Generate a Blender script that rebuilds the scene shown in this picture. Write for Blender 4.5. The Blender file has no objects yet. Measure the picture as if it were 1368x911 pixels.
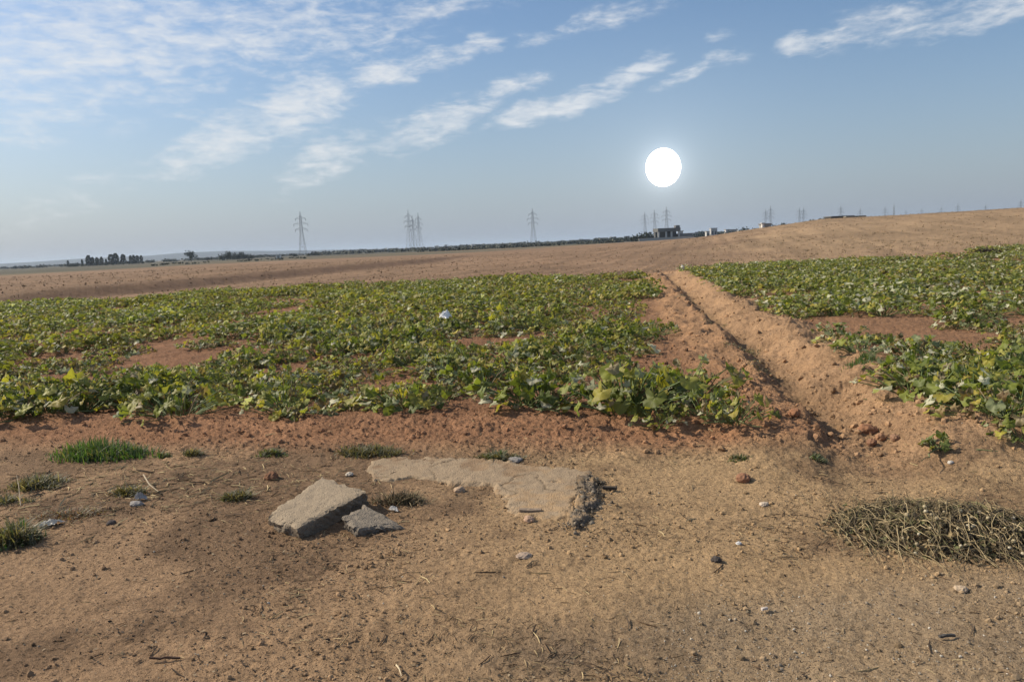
import bpy, bmesh, math, random
import numpy as np
from mathutils import Vector, Matrix

RNG = np.random.default_rng(7)
random.seed(7)
SC = bpy.context.scene
COL = SC.collection

# ------------------------------------------------------------------ camera
F_PX, CAM_H = 1040.0, 1.8
PITCH, ROLL = math.radians(7.05), math.radians(-2.6)
cam_data = bpy.data.cameras.new('camera')
cam = bpy.data.objects.new('camera', cam_data)
COL.objects.link(cam)
CAM_R = (Matrix.Rotation(math.pi / 2 - PITCH, 3, 'X') @ Matrix.Rotation(ROLL, 3, 'Z'))
cam.matrix_world = Matrix.Translation((0, 0, CAM_H)) @ CAM_R.to_4x4()
cam_data.sensor_width = 36.0
cam_data.lens = F_PX / 1368 * 36.0
cam_data.clip_start = 0.05
cam_data.clip_end = 60000
SC.camera = cam
CR = np.array(CAM_R)


def ray(px, py):
    d = CR @ np.array([(px - 684) / F_PX, -(py - 455.5) / F_PX, -1.0])
    return d / np.linalg.norm(d)


# ------------------------------------------------------------------ light, sky, exposure
SUN_EL, SUN_AZ = math.radians(36), math.radians(-74)      # azimuth clockwise from +Y
sun_dir = Vector((math.sin(SUN_AZ) * math.cos(SUN_EL), math.cos(SUN_AZ) * math.cos(SUN_EL), math.sin(SUN_EL)))
sl = bpy.data.lights.new('sun_light', 'SUN')
sl.energy = 4.7
sl.angle = math.radians(0.5)
sl.color = (1.0, 0.89, 0.71)
so = bpy.data.objects.new('sun_light', sl)
so.rotation_euler = sun_dir.to_track_quat('Z', 'Y').to_euler()
COL.objects.link(so)

SC.view_settings.view_transform = 'Standard'
SC.view_settings.look = 'None'
SC.view_settings.exposure = 0.30
SC.view_settings.gamma = 1
SC.view_settings.use_curve_mapping = False
SC.render.engine = 'CYCLES'
SC.cycles.use_denoising = True
SC.cycles.max_bounces = 6
SC.cycles.volume_bounces = 0
SC.cycles.transparent_max_bounces = 6


class NT:
    """small helper round a node tree"""
    def __init__(self, tree):
        self.t = tree
        tree.nodes.clear()

    def n(self, kind, props=None, **ins):
        nd = self.t.nodes.new(kind)
        for k, v in (props or {}).items():
            setattr(nd, k, v)
        for k, v in ins.items():
            key = int(k[1:]) if k[0] == 'i' and k[1:].isdigit() else k.replace('_', ' ')
            self.put(nd.inputs[key], v)
        return nd

    def put(self, sock, v):
        if isinstance(v, bpy.types.NodeSocket):
            self.t.links.new(v, sock)
        elif isinstance(v, bpy.types.Node):
            self.t.links.new(v.outputs[0], sock)
        else:
            sock.default_value = v

    def m(self, op, a, b=0.0, c=0.0):
        return self.n('ShaderNodeMath', {'operation': op}, i0=a, i1=b, i2=c).outputs[0]

    def vm(self, op, a, b=(0, 0, 0)):
        return self.n('ShaderNodeVectorMath', {'operation': op}, i0=a, i1=b)

    def rng(self, v, a, b, c, d, smooth=True):
        return self.n('ShaderNodeMapRange', {'interpolation_type': 'SMOOTHSTEP' if smooth else 'LINEAR'},
                      i0=v, i1=a, i2=b, i3=c, i4=d).outputs[0]

    def mix(self, fac, a, b, blend='MIX'):
        nd = self.t.nodes.new('ShaderNodeMix')
        nd.data_type = 'RGBA'
        nd.blend_type = blend
        for s, v in ((nd.inputs['Factor'], fac), (nd.inputs[6], a), (nd.inputs[7], b)):
            self.put(s, v)
        return nd.outputs[2]

    def noise(self, vec, scale, detail=4, rough=0.55, dist=0.0):
        return self.n('ShaderNodeTexNoise', {}, Vector=vec, Scale=scale, Detail=detail, Roughness=rough, Distortion=dist).outputs[0]


REFLECTION_DIR = ray(886, 224)  # direction of the added disc that stands for a reflection in window glass


def build_world():
    w = bpy.data.worlds.new('World')
    SC.world = w
    w.use_nodes = True
    t = NT(w.node_tree)
    sky = t.n('ShaderNodeTexSky', {'sky_type': 'NISHITA', 'sun_disc': False, 'sun_elevation': SUN_EL,
                                   'sun_rotation': SUN_AZ, 'altitude': 300, 'air_density': 1.0,
                                   'dust_density': 1.6, 'ozone_density': 2.0})
    gen = t.n('ShaderNodeTexCoord').outputs['Generated']
    dirn = t.vm('NORMALIZE', gen).outputs[0]
    xyz = t.n('ShaderNodeSeparateXYZ', {}, i0=dirn)
    az = t.m('ARCTAN2', xyz.outputs[0], xyz.outputs[1])
    el = t.m('ARCSINE', xyz.outputs[2])
    ae = t.n('ShaderNodeCombineXYZ', {}, i0=az, i1=el).outputs[0]
    # cloud layer: the view direction carried up to a flat deck, so that puffs shrink to the horizon
    zz = t.m('MAXIMUM', xyz.outputs[2], 0.02)
    deck = t.n('ShaderNodeCombineXYZ', {}, i0=t.m('DIVIDE', xyz.outputs[0], t.m('ADD', zz, 0.12)),
               i1=t.m('DIVIDE', xyz.outputs[1], t.m('ADD', zz, 0.12))).outputs[0]
    # stretch the puffs along the streak direction
    deck_r = t.n('ShaderNodeMapping', {}, Vector=deck, Rotation=(0, 0, math.radians(-25)), Scale=(0.75, 1.0, 1.0)).outputs[0]
    n_big = t.noise(deck_r, 2.2, 3, 0.5)
    ae_s = t.n('ShaderNodeMapping', {}, Vector=ae, Rotation=(0, 0, math.radians(-22)), Scale=(.75, 2.3, 1.0)).outputs[0]
    n_puff = t.noise(ae_s, 30.0, 7, 0.6, 0.4)
    n_fine = t.noise(ae_s, 85.0, 4, 0.6)
    # bend the patch outlines
    wob = t.n('ShaderNodeTexNoise', {}, Vector=ae, Scale=9.0, Detail=3.0).outputs[1]
    wob = t.vm('MULTIPLY', t.vm('SUBTRACT', wob, (0.5, 0.5, 0.5)).outputs[0], (0.11, 0.05, 0)).outputs[0]
    aew = t.vm('ADD', ae, wob).outputs[0]
    patches = [(60, 50, 330, 95, 6, .70), (360, 40, 230, 62, 8, .64), (570, 8, 150, 26, 10, .6), (10, 125, 150, 40, 5, .62), (130, 78, 120, 16, 4, .9), (40, 62, 90, 22, 8, .85), (340, 52, 70, 14, 8, .85),
               (30, 182, 60, 14, 5, .55), (150, 158, 60, 9, 5, .35),
               (300, 185, 82, 30, 28, .95), (412, 145, 75, 38, 32, 1.0), (515, 95, 85, 20, 12, .95),
               (430, 216, 80, 26, 24, .72), (575, 170, 95, 28, 22, .85), (672, 122, 55, 15, 20, .8),
               (120, 255, 190, 24, 24, .36), (735, 142, 95, 17, 14, .98), (830, 100, 75, 17, 22, .85), (690, 158, 50, 12, 0, .8),
               (630, 68, 42, 15, 15, .75), (712, 50, 34, 12, 10, .65), (800, 24, 90, 16, 14, .55), (960, 52, 22, 9, 0, .6),
               (930, 94, 60, 13, 16, .55), (1062, 65, 30, 14, 6, .9), (1170, 32, 85, 24, 20, .68), (1270, 17, 95, 20, 12, .62),
               (1350, 5, 70, 16, 10, .8), 
               (-250, 40, 260, 90, 10, .8), (-200, 200, 160, 30, 12, .6)]
    mask = None
    for px, py, a, b, ang, op in patches:
        d = ray(px, py)
        c = (math.atan2(d[0], d[1]), math.asin(d[2]), 0)
        k = 1 / F_PX
        mp = t.n('ShaderNodeMapping', {'vector_type': 'TEXTURE'}, Vector=aew, Location=c,
                 Rotation=(0, 0, math.radians(ang - 2.5)), Scale=(a * k, b * k, 1)).outputs[0]
        ln = t.vm('LENGTH', mp).outputs['Value']
        v = t.rng(ln, 1.45, 0.2, 0.0, op)
        mask = v if mask is None else t.m('MAXIMUM', mask, v)
    up = t.rng(el, 0.42, 0.6, 0.0, 0.55)
    mask = t.m('MAXIMUM', mask, up)
    nz = t.m('ADD', t.m('MULTIPLY', n_puff, 0.95), t.m('ADD', t.m('MULTIPLY', n_fine, 0.35), t.m('MULTIPLY', n_big, 0.3)))
    nz = t.m('SUBTRACT', nz, 0.8)                       # about -0.4 .. 0.4
    dens = t.rng(t.m('ADD', mask, t.m('MULTIPLY', nz, 2.2)), 0.10, 1.40, 0.0, 0.82)
    dens = t.m('MULTIPLY', dens, t.rng(mask, 0.0, 0.3, 0.0, 1.0))
    # paler, greyer air low down
    low = t.rng(el, 0.0, 0.30, 1.0, 0.0, False)
    low = t.m('POWER', low, 1.6)
    gam = t.n('ShaderNodeHueSaturation', {}, Saturation=1.12, Value=1.0, Color=sky.outputs[0]).outputs[0]
    side = t.rng(az, -0.65, 0.65, 1.0, 0.62)
    lowc = t.mix(side, (1.95, 2.3, 2.95, 1), (2.95, 3.5, 4.4, 1))
    base = t.mix(t.m('MULTIPLY', low, 0.85), gam, lowc)
    cl = t.mix(dens, base, (6.7, 6.8, 6.9, 1))
    # pale aureole painted into the sky round the reflection disc
    dot = t.vm('DOT_PRODUCT', dirn, tuple(REFLECTION_DIR)).outputs['Value']
    ang = t.m('ARCCOSINE', t.m('MINIMUM', dot, 1.0))
    g1 = t.m('EXPONENT', t.m('MULTIPLY', t.m('MAXIMUM', t.m('SUBTRACT', ang, 0.0225), 0.0), -90.0))
    g2 = t.m('EXPONENT', t.m('MULTIPLY', ang, -11.0))
    glow = t.m('ADD', t.m('MULTIPLY', g1, 1.6), t.m('MULTIPLY', g2, 1.0))
    gcol = t.n('ShaderNodeVectorMath', {'operation': 'SCALE'}, i0=(0.95, 1.0, 1.05))
    t.put(gcol.inputs['Scale'], glow)
    tot = t.mix(1.0, cl, gcol.outputs[0], 'ADD')
    bg = t.n('ShaderNodeBackground', {}, Color=tot, Strength=0.1)
    o = t.n('ShaderNodeOutputWorld')
    t.t.links.new(bg.outputs[0], o.inputs[0])


build_world()


# ------------------------------------------------------------------ numpy noise
def _hash(ix, iy, s):
    h = (ix.astype(np.int64) * 374761393 + iy.astype(np.int64) * 668265263 + s * 1442695041) & 0xFFFFFFFF
    h = ((h ^ (h >> 13)) * 1274126177) & 0xFFFFFFFF
    h = (h ^ (h >> 16)) & 0xFFFFFFFF
    return h / 4294967295.0


def vnoise(x, y, s=0):
    ix, iy = np.floor(x), np.floor(y)
    fx, fy = x - ix, y - iy
    fx, fy = fx * fx * fx * (fx * (fx * 6 - 15) + 10), fy * fy * fy * (fy * (fy * 6 - 15) + 10)
    a, b = _hash(ix, iy, s), _hash(ix + 1, iy, s)
    c, d = _hash(ix, iy + 1, s), _hash(ix + 1, iy + 1, s)
    return (a + (b - a) * fx) * (1 - fy) + (c + (d - c) * fx) * fy


def fbm(x, y, s=0, oct=4, gain=0.5):
    v, a, t = 0.0, 1.0, 0.0
    x = np.asarray(x, float)
    y = np.asarray(y, float)
    for k in range(oct):
        v = v + a * vnoise(x, y, s + 17 * k)
        t += a
        a *= gain
        x, y = (x * 0.8 - y * 0.6) * 2.03 + 11.3, (x * 0.6 + y * 0.8) * 2.03 + 5.7
    return v / t


def sst(a, b, x):
    u = np.clip((np.asarray(x, float) - a) / (b - a), 0, 1)
    return u * u * (3 - 2 * u)


# ------------------------------------------------------------------ the lie of the land
def front_line(x):                      # y of the vegetable field's near edge
    return 7.46 - 0.204 * x


def bank_d(x, y):                       # metres in front of that edge, towards the road side
    return (front_line(x) - y) * 0.98 + 0.22 * (fbm(x * 0.9, y * 0.9, 3, 2) - 0.5)


def ditch_x(y):
    return np.interp(y, [0, 5, 7.2, 9.73, 15.6, 39, 60], [1.9, 2.45, 2.88, 3.36, 4.17, 7.75, 11.2])


def back_left(x):                       # far edge of the left patch
    return np.interp(x, [-60, -35, -22.8, -17.7, -11.2, 0.7, 7.5, 9], [26, 30, 34.9, 38, 40.5, 38.2, 37.2, 37])


def back_right(x):
    return np.interp(x, [7, 10.4, 16.9, 24, 32, 60], [40, 43, 44, 45, 48, 56])


def in_left(x, y):                      # >0 inside, metres
    return np.minimum(np.minimum(y - front_line(x) + 0.22, back_left(x) - y), ditch_x(y) - 0.85 - x)


def in_right(x, y):
    return np.minimum(np.minimum(y - 5.5 + .25 * (x - 4), back_right(x) - y), x - ditch_x(y) - 1.05)


CREST_T = np.array([-9, -.1, 0, .1, .17, .237, .304, .4, .5, .658, .9, 2, 9])
CREST_Z = np.array([0, 0, .05, .3, .7, 1.4, 2.45, 3.75, 3.75, 3.9, 4.1, 4.2, 4.2])


def hill_z(x, y):
    t = x / np.maximum(y, 1e-3)
    t = np.where(y < 1, 9.0 * np.sign(x), t)
    r = np.hypot(x, y)
    c = np.interp(t, CREST_T, CREST_Z)
    back = np.where(y < 0, sst(-60, 0, y), 1.0)
    return c * sst(42, 150, r) * (1 - sst(180, 700, r)) * back


STEP_Y = np.array([30, 37.7, 44.8, 60.3, 78.8, 98.6, 149, 220])
STEP_X = np.array([-27, -24.6, -20.9, -18.6, -15.2, -10.8, -8.0, -6.0])


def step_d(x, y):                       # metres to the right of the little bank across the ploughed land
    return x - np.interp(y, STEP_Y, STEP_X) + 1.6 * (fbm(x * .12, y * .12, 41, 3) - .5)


def in_ploughed(x, y):
    return (y > 0) & (y < 420)


def macro(x, y):
    z = hill_z(x, y)
    d = bank_d(x, y)
    fx = (1 - sst(2.2, 3.0, x)) * (.75 + .5 * fbm(x * .8, y * .2, 14, 2))
    near = 1 - sst(60, 110, np.hypot(x, y))
    bank = np.interp(d, [-1.4, -.5, -.1, .2, .6, 1.1, 1.6], [.05, .08, .14, .15, .08, .02, 0])
    z = z + bank * fx * near
    u = x - ditch_x(y) + 0.34 * (fbm(x * 1.1, y * 1.1, 9, 3) - .5)
    prof = np.interp(u, [-2, -1.1, -.75, -.30, -.04, .08, .36, .72, .95, 1.3, 2.0], [.0, .03, .12, .135, -.05, -.075, .0, .18, .21, .09, .06])
    prof = np.where(prof < 0, prof * sst(6.0, 8.2, y), prof * (.75 + .25 * sst(6, 9, y)))
    z = z + prof * sst(4.6, 6.6, y) * (1 - sst(37, 42, y))
    z = z + .15 * np.exp(-((x - 3.75) / .6) ** 2 - ((y - 6.0) / .55) ** 2)
    rid = sst(-.1, .3, u) * sst(2.0, 1.2, u) * sst(4.6, 6.2, y) * (1 - sst(30, 42, y))
    z = z + np.maximum(rid, sst(-1.1, -.8, u) * sst(.0, -.25, u) * sst(5.5, 7, y) * (1 - sst(30, 42, y))) * ((.27 - .13 * sst(8.5, 6.5, y)) * (fbm(x * 2.2, y * 2.2, 15, 4) - .5))
    s = step_d(x, y)
    z = z + 0.5 * (1 - sst(-.9, 1.4, s)) * sst(34, 42, y) * (1 - sst(70, 190, y)) * sst(-120, -40, x)
    # crest of the ploughed land
    return z


def ground_z(x, y, fine=True):
    x = np.asarray(x, float)
    y = np.asarray(y, float)
    z = macro(x, y)
    r = np.hypot(x, y)
    d = bank_d(x, y)
    rough = sst(1.5, .3, d) * (y > 0)                     # loose soil from the bank on
    rough = np.maximum(rough, sst(-1.2, -.6, x - ditch_x(y)) * sst(2.0, 1.4, x - ditch_x(y)) * sst(5.2, 6.4, y))
    k = 1 - sst(60, 130, r)
    z = z + .05 * (fbm(x * .55, y * .55, 1, 3) - .5) * k
    z = z + (.018 + .06 * rough) * (fbm(x * 2.3, y * 2.3, 2, 4) - .5) * k
    if fine:
        c = fbm(x * 11, y * 11, 5, 3)
        z = z + (.010 + .028 * rough) * (np.abs(c - .5) * 2) ** 1.1 * k
        z = z + (.011 + .014 * rough) * (fbm(x * 36, y * 36, 6, 3) - .5) * (1 - sst(10, 22, r))
    # furrows of the ploughed land
    pl = sst(1.0, 4.0, y - np.where(x < 8, back_left(x), back_right(x))) * (y > 20) * (1 - sst(150, 260, r))
    if np.any(pl > 0):
        ph = (x * .97 - y * .25 + 1.2 * fbm(x * .05, y * .05, 21, 2)) * 2 * math.pi / 1.1
        z = z + pl * (.06 * np.sin(ph) * (1 - sst(38, 56, r)) + .12 * (fbm(x * .9, y * .9, 22, 3) - .5) * (1 - sst(34, 52, r)))
    return z


def at(px, py, dz=0.0, z_fn=None):
    """where the view through that point of the photo meets the ground"""
    d = ray(px, py)
    o = np.array([0, 0, CAM_H])
    tt = np.concatenate([np.arange(2, 60, .01), np.arange(60, 3000, .5)])
    P = o[None] + tt[:, None] * d[None]
    g = macro(P[:, 0], P[:, 1]) + dz
    i = np.argmax(P[:, 2] < g)
    q = P[i]
    return np.array([q[0], q[1], float(ground_z(np.array([q[0]]), np.array([q[1]]))[0])])


def far(px, dist):
    """a point on the far plain in that direction"""
    y_h = 455.5 - F_PX * math.tan(PITCH) - (px - 684) * math.tan(-ROLL) + 0.0
    d = ray(px, y_h)
    d = np.array([d[0], d[1]]) / math.hypot(d[0], d[1])
    return d[0] * dist, d[1] * dist


# ------------------------------------------------------------------ mesh helpers
def lin(r, g, b):
    f = lambda c: (c / 12.92) if c <= .04045 else ((c + .055) / 1.055) ** 2.4
    return (f(r / 255), f(g / 255), f(b / 255), 1)


def new_mesh(name, V, F, mat=None, col=None, smooth=False):
    """V (n,3); F list of arrays of equal-length faces"""
    V = np.ascontiguousarray(V, dtype=np.float32)
    me = bpy.data.meshes.new(name)
    me.vertices.add(len(V))
    me.vertices.foreach_set('co', V.ravel())
    if not isinstance(F, list):
        F = [F]
    F = [np.asarray(f) for f in F if len(f)]
    tot = np.concatenate([np.full(len(f), f.shape[1], np.int32) for f in F])
    idx = np.concatenate([f.ravel() for f in F]).astype(np.int32)
    start = np.concatenate([[0], np.cumsum(tot)[:-1]]).astype(np.int32)
    me.loops.add(len(idx))
    me.loops.foreach_set('vertex_index', idx)
    me.polygons.add(len(tot))
    me.polygons.foreach_set('loop_start', start)
    me.polygons.foreach_set('loop_total', tot)
    me.polygons.foreach_set('use_smooth', np.full(len(tot), smooth, bool))
    if col is not None:
        c = np.ones((len(V), 4), np.float32)
        c[:, :3] = col[:, :3]
        a = me.attributes.new('pigment', 'FLOAT_COLOR', 'POINT')
        a.data.foreach_set('color', c.ravel())
    me.update(calc_edges=True)
    if mat:
        me.materials.append(mat)
    return me


def link(name, me, parent=None, loc=None, rotz=0.0, scale=None):
    o = bpy.data.objects.new(name, me)
    COL.objects.link(o)
    if loc is not None:
        o.location = tuple(float(v) for v in loc)
    o.rotation_euler = (0, 0, rotz)
    if scale is not None:
        o.scale = scale if hasattr(scale, '__len__') else (scale,) * 3
    if parent:
        o.parent = parent
    return o


def tag(o, label=None, cat=None, group=None, kind=None):
    if label:
        o['label'] = label
    if cat:
        o['category'] = cat
    if group:
        o['group'] = group
    if kind:
        o['kind'] = kind
    return o


def empty(name, loc, rotz=0.0, scale=None):
    return link(name, None, None, loc, rotz, scale)


def instance(tv, tf, M, T):
    """merge len(T) transformed copies of one template"""
    n, k = len(T), len(tv)
    V = np.einsum('nij,kj->nki', M, tv) + T[:, None, :]
    F = (tf[None] + (np.arange(n) * k)[:, None, None]).reshape(-1, tf.shape[1])
    return V.reshape(-1, 3), F


def rot_matrices(n, rng, tilt=None):
    """random rotations: spin about z, then tilt about a random level axis"""
    a = rng.uniform(0, 2 * np.pi, n)
    b = rng.uniform(0, 2 * np.pi, n)
    t = rng.uniform(0, np.pi, n) if tilt is None else tilt
    ca, sa = np.cos(a), np.sin(a)
    Z = np.zeros((n, 3, 3))
    Z[:, 0, 0], Z[:, 0, 1], Z[:, 1, 0], Z[:, 1, 1], Z[:, 2, 2] = ca, -sa, sa, ca, 1
    ux, uy = np.cos(b), np.sin(b)
    ct, st = np.cos(t), np.sin(t)
    A = np.zeros((n, 3, 3))
    A[:, 0, 0] = ct + ux * ux * (1 - ct)
    A[:, 0, 1] = A[:, 1, 0] = ux * uy * (1 - ct)
    A[:, 0, 2] = uy * st
    A[:, 1, 1] = ct + uy * uy * (1 - ct)
    A[:, 1, 2] = -ux * st
    A[:, 2, 0] = -uy * st
    A[:, 2, 1] = ux * st
    A[:, 2, 2] = ct
    return A @ Z


def ico(sub, seed=0, amp=.25, flat=1.0):
    bm = bmesh.new()
    bmesh.ops.create_icosphere(bm, subdivisions=sub, radius=1)
    V = np.array([v.co[:] for v in bm.verts])
    F = np.array([[v.index for v in f.verts] for f in bm.faces])
    bm.free()
    g = np.random.default_rng(seed)
    k = g.normal(size=(7, 3)) * 1.6
    ph = g.uniform(0, 6.28, 7)
    n = np.sin(V @ k.T + ph).mean(1) * 1.6
    V = V * (1 + amp * n[:, None] + g.uniform(-amp, amp, (len(V), 1)) * .5)
    V[:, 2] *= flat
    return V, F


def tube(P, R, sides=5, cap=True):
    """tube along the points P with radii R"""
    P = np.asarray(P, float)
    n = len(P)
    R = np.broadcast_to(np.asarray(R, float), (n,))
    T = np.gradient(P, axis=0)
    T /= np.linalg.norm(T, axis=1)[:, None] + 1e-9
    ref = np.array([0, 0, 1.0]) if abs(T[0, 2]) < .9 else np.array([1.0, 0, 0])
    U = np.cross(T, ref)
    U /= np.linalg.norm(U, axis=1)[:, None] + 1e-9
    W = np.cross(T, U)
    a = np.arange(sides) * 2 * np.pi / sides
    V = (P[:, None] + R[:, None, None] * (np.cos(a)[None, :, None] * U[:, None] + np.sin(a)[None, :, None] * W[:, None])).reshape(-1, 3)
    F = []
    for i in range(n - 1):
        for j in range(sides):
            k = (j + 1) % sides
            F.append((i * sides + j, i * sides + k, (i + 1) * sides + k, (i + 1) * sides + j))
    return V, np.array(F)


class Merge:
    def __init__(self):
        self.V, self.Q, self.T, self.C, self.n = [], [], [], [], 0

    def add(self, V, F, col=None):
        F = np.asarray(F)
        (self.Q if F.shape[1] == 4 else self.T).append(F + self.n)
        self.V.append(V)
        c = np.ones((len(V), 3)) * .5 if col is None else np.broadcast_to(np.asarray(col, float), (len(V), 3))
        self.C.append(c)
        self.n += len(V)

    def mesh(self, name, mat, smooth=False):
        F = []
        if self.Q:
            F.append(np.concatenate(self.Q))
        if self.T:
            F.append(np.concatenate(self.T))
        return new_mesh(name, np.concatenate(self.V), F, mat, np.concatenate(self.C), smooth)


def box(x0, x1, y0, y1, z0, z1):
    V = np.array([(x, y, z) for x in (x0, x1) for y in (y0, y1) for z in (z0, z1)], float)
    F = np.array([(0, 1, 3, 2), (4, 6, 7, 5), (0, 4, 5, 1), (2, 3, 7, 6), (0, 2, 6, 4), (1, 5, 7, 3)])
    return V, F


# ------------------------------------------------------------------ materials
def material(name, build):
    m = bpy.data.materials.new(name)
    m.use_nodes = True
    t = NT(m.node_tree)
    sh = build(t)
    o = t.n('ShaderNodeOutputMaterial')
    t.t.links.new(sh, o.inputs[0])
    return m


def principled(t, col, rough=.9, spec=.2, normal=None, **kw):
    p = t.n('ShaderNodeBsdfPrincipled', {}, Base_Color=col, Roughness=rough)
    t.put(p.inputs['Specular IOR Level'], spec)
    if normal is not None:
        t.put(p.inputs['Normal'], normal)
    return p.outputs[0]


def pigment(t):
    return t.n('ShaderNodeAttribute', {'attribute_name': 'pigment'}).outputs['Color']


def soil_shader(t):
    pos = t.n('ShaderNodeNewGeometry').outputs['Position']
    c = pigment(t)
    fine = t.noise(pos, 170, 3, .7)
    mid = t.noise(pos, 34, 6, .72)
    big = t.noise(pos, 2.1, 5, .62)
    v = t.m('ADD', t.m('MULTIPLY', t.m('SUBTRACT', fine, .5), 1.5), t.m('ADD', t.m('MULTIPLY', t.m('SUBTRACT', mid, .5), 1.7), t.m('MULTIPLY', t.m('SUBTRACT', big, .5), .8)))
    v = t.m('MAXIMUM', t.m('ADD', v, 1.02), .25)
    col = t.n('ShaderNodeVectorMath', {'operation': 'SCALE'}, i0=c)
    t.put(col.inputs['Scale'], v)
    col = col.outputs[0]
    # drifts of darker crumbly earth
    drift = t.rng(t.noise(pos, 5.5, 6, .72), .54, .68, 0, .5)
    col = t.mix(drift, col, t.mix(.62, col, (.060, .040, .027, 1)))
    # scattered pale grains and dark crumbs
    vor = t.n('ShaderNodeTexVoronoi', {}, Vector=pos, Scale=95.0)
    grain = t.rng(vor.outputs['Distance'], .16, .26, 1, 0)
    pick = t.n('ShaderNodeSeparateColor', {}, i0=vor.outputs['Color'])
    pale = t.m('MULTIPLY', grain, t.rng(pick.outputs[0], .80, .86, 0, .85))
    dark = t.m('MULTIPLY', t.rng(vor.outputs['Distance'], .28, .4, 1, 0), t.rng(pick.outputs[1], .60, .68, 0, .8))
    col = t.mix(pale, col, (.46, .39, .30, 1))
    col = t.mix(dark, col, t.mix(.8, col, (.030, .020, .014, 1)))
    wv = t.n('ShaderNodeTexNoise', {}, Vector=pos, Scale=30.0, Detail=2.0).outputs[1]
    warp = t.vm('ADD', pos, t.vm('MULTIPLY', t.vm('SUBTRACT', wv, (.5, .5, .5)).outputs[0], (.04, .04, .04)).outputs[0]).outputs[0]
    vb = t.n('ShaderNodeTexVoronoi', {}, Vector=warp, Scale=36.0)
    pb = t.n('ShaderNodeSeparateColor', {}, i0=vb.outputs['Color'])
    bit = t.m('MULTIPLY', t.rng(vb.outputs['Distance'], .22, .34, 1, 0), t.rng(pb.outputs[0], .80, .88, 0, .75))
    col = t.mix(bit, col, t.mix(pb.outputs[2], (.045, .030, .020, 1), (.17, .115, .07, 1)))
    hgt = t.m('ADD', t.m('MULTIPLY', fine, .45), t.m('ADD', mid, t.m('MULTIPLY', grain, .25)))
    b0 = t.n('ShaderNodeBump', {}, Strength=.55, Distance=.09, Height=t.noise(pos, 4.5, 5, .6))
    bmp = t.n('ShaderNodeBump', {}, Strength=.9, Distance=.03, Height=hgt, Normal=b0)
    return principled(t, col, .95, .12, bmp.outputs[0])


def simple(rough=.9, spec=.2, nscale=30, namp=.5, bump=.3, bdist=.01, objtint=False, detail=5):
    def f(t):
        pos = t.n('ShaderNodeTexCoord').outputs['Object']
        n = t.noise(pos, nscale, detail, .65)
        v = t.m('ADD', t.m('MULTIPLY', t.m('SUBTRACT', n, .5), namp * 2), 1)
        c = t.n('ShaderNodeVectorMath', {'operation': 'SCALE'}, i0=pigment(t))
        t.put(c.inputs['Scale'], v)
        b = t.n('ShaderNodeBump', {}, Strength=bump, Distance=bdist, Height=n)
        return principled(t, c.outputs[0], rough, spec, b.outputs[0])
    return f


def leaf_shader(t):
    c = pigment(t)
    geo = t.n('ShaderNodeNewGeometry')
    n = t.noise(geo.outputs['Position'], 40, 3, .6)
    v = t.m('ADD', t.m('MULTIPLY', t.m('SUBTRACT', n, .5), .7), 1)
    cc = t.n('ShaderNodeVectorMath', {'operation': 'SCALE'}, i0=c)
    t.put(cc.inputs['Scale'], v)
    c = cc.outputs[0]
    under = t.mix(.45, c, (.20, .22, .14, 1))
    c2 = t.mix(geo.outputs['Backfacing'], c, under)
    p = principled(t, c2, .58, .32)
    tr = t.n('ShaderNodeBsdfTranslucent', {}, Color=t.mix(1.0, c, (1.6, 1.75, .8, 1), 'MULTIPLY')).outputs[0]
    return t.n('ShaderNodeMixShader', {}, i0=.32, i1=p, i2=tr).outputs[0]


def concrete_shader(t):
    pos = t.n('ShaderNodeTexCoord').outputs['Object']
    n1 = t.noise(pos, 9, 6, .65)
    n2 = t.noise(pos, 70, 4, .7)
    vor = t.n('ShaderNodeTexVoronoi', {}, Vector=pos, Scale=75.0)
    peb = t.rng(vor.outputs['Distance'], .2, .5, 1, 0)
    c = t.n('ShaderNodeVectorMath', {'operation': 'SCALE'}, i0=pigment(t))
    t.put(c.inputs['Scale'], t.m('ADD', .45, t.m('ADD', t.m('MULTIPLY', n1, .6), t.m('MULTIPLY', n2, .5))))
    pk = t.n('ShaderNodeSeparateColor', {}, i0=vor.outputs['Color'])
    col = t.mix(t.m('MULTIPLY', peb, t.rng(pk.outputs[0], .6, .9, 0, .5)), c.outputs[0], (.12, .105, .09, 1))
    h = t.m('ADD', t.m('MULTIPLY', n2, .5), t.m('ADD', n1, t.m('MULTIPLY', peb, .3)))
    b = t.n('ShaderNodeBump', {}, Strength=.6, Distance=.02, Height=h)
    return principled(t, col, .93, .15, b.outputs[0])


M_SOIL = material('soil', soil_shader)
M_CLOD = material('clod_soil', simple(.95, .1, 60, .35, .5, .006))
M_LEAF = material('squash_leaf', leaf_shader)
M_STEM = material('stem', simple(.7, .3, 30, .25, .2))
M_DRY = material('dry_stalk', simple(.85, .2, 45, .4, .3))
M_CONC = material('weathered_concrete', concrete_shader)
M_STEEL = material('galvanised_steel', simple(.6, .4, 2, .15, .0))
M_WALL = material('far_wall', simple(.9, .2, .4, .2, .0))
M_CROWN = material('far_foliage', simple(.9, .1, .7, .5, .3, .2))
M_PLASTIC = material('plastic_film', simple(.4, .5, 12, .08, .3))
M_HILL = material('far_hill_land', simple(.95, .1, .01, .35, .0))
M_GRASS = material('grass_blade', leaf_shader)


def reflection_shader(t):
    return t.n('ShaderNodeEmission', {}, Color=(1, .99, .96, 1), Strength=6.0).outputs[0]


M_REFLECTION = material('reflection_glow', reflection_shader)  # emission of the added reflection disc, not the source that lights the ground

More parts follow.
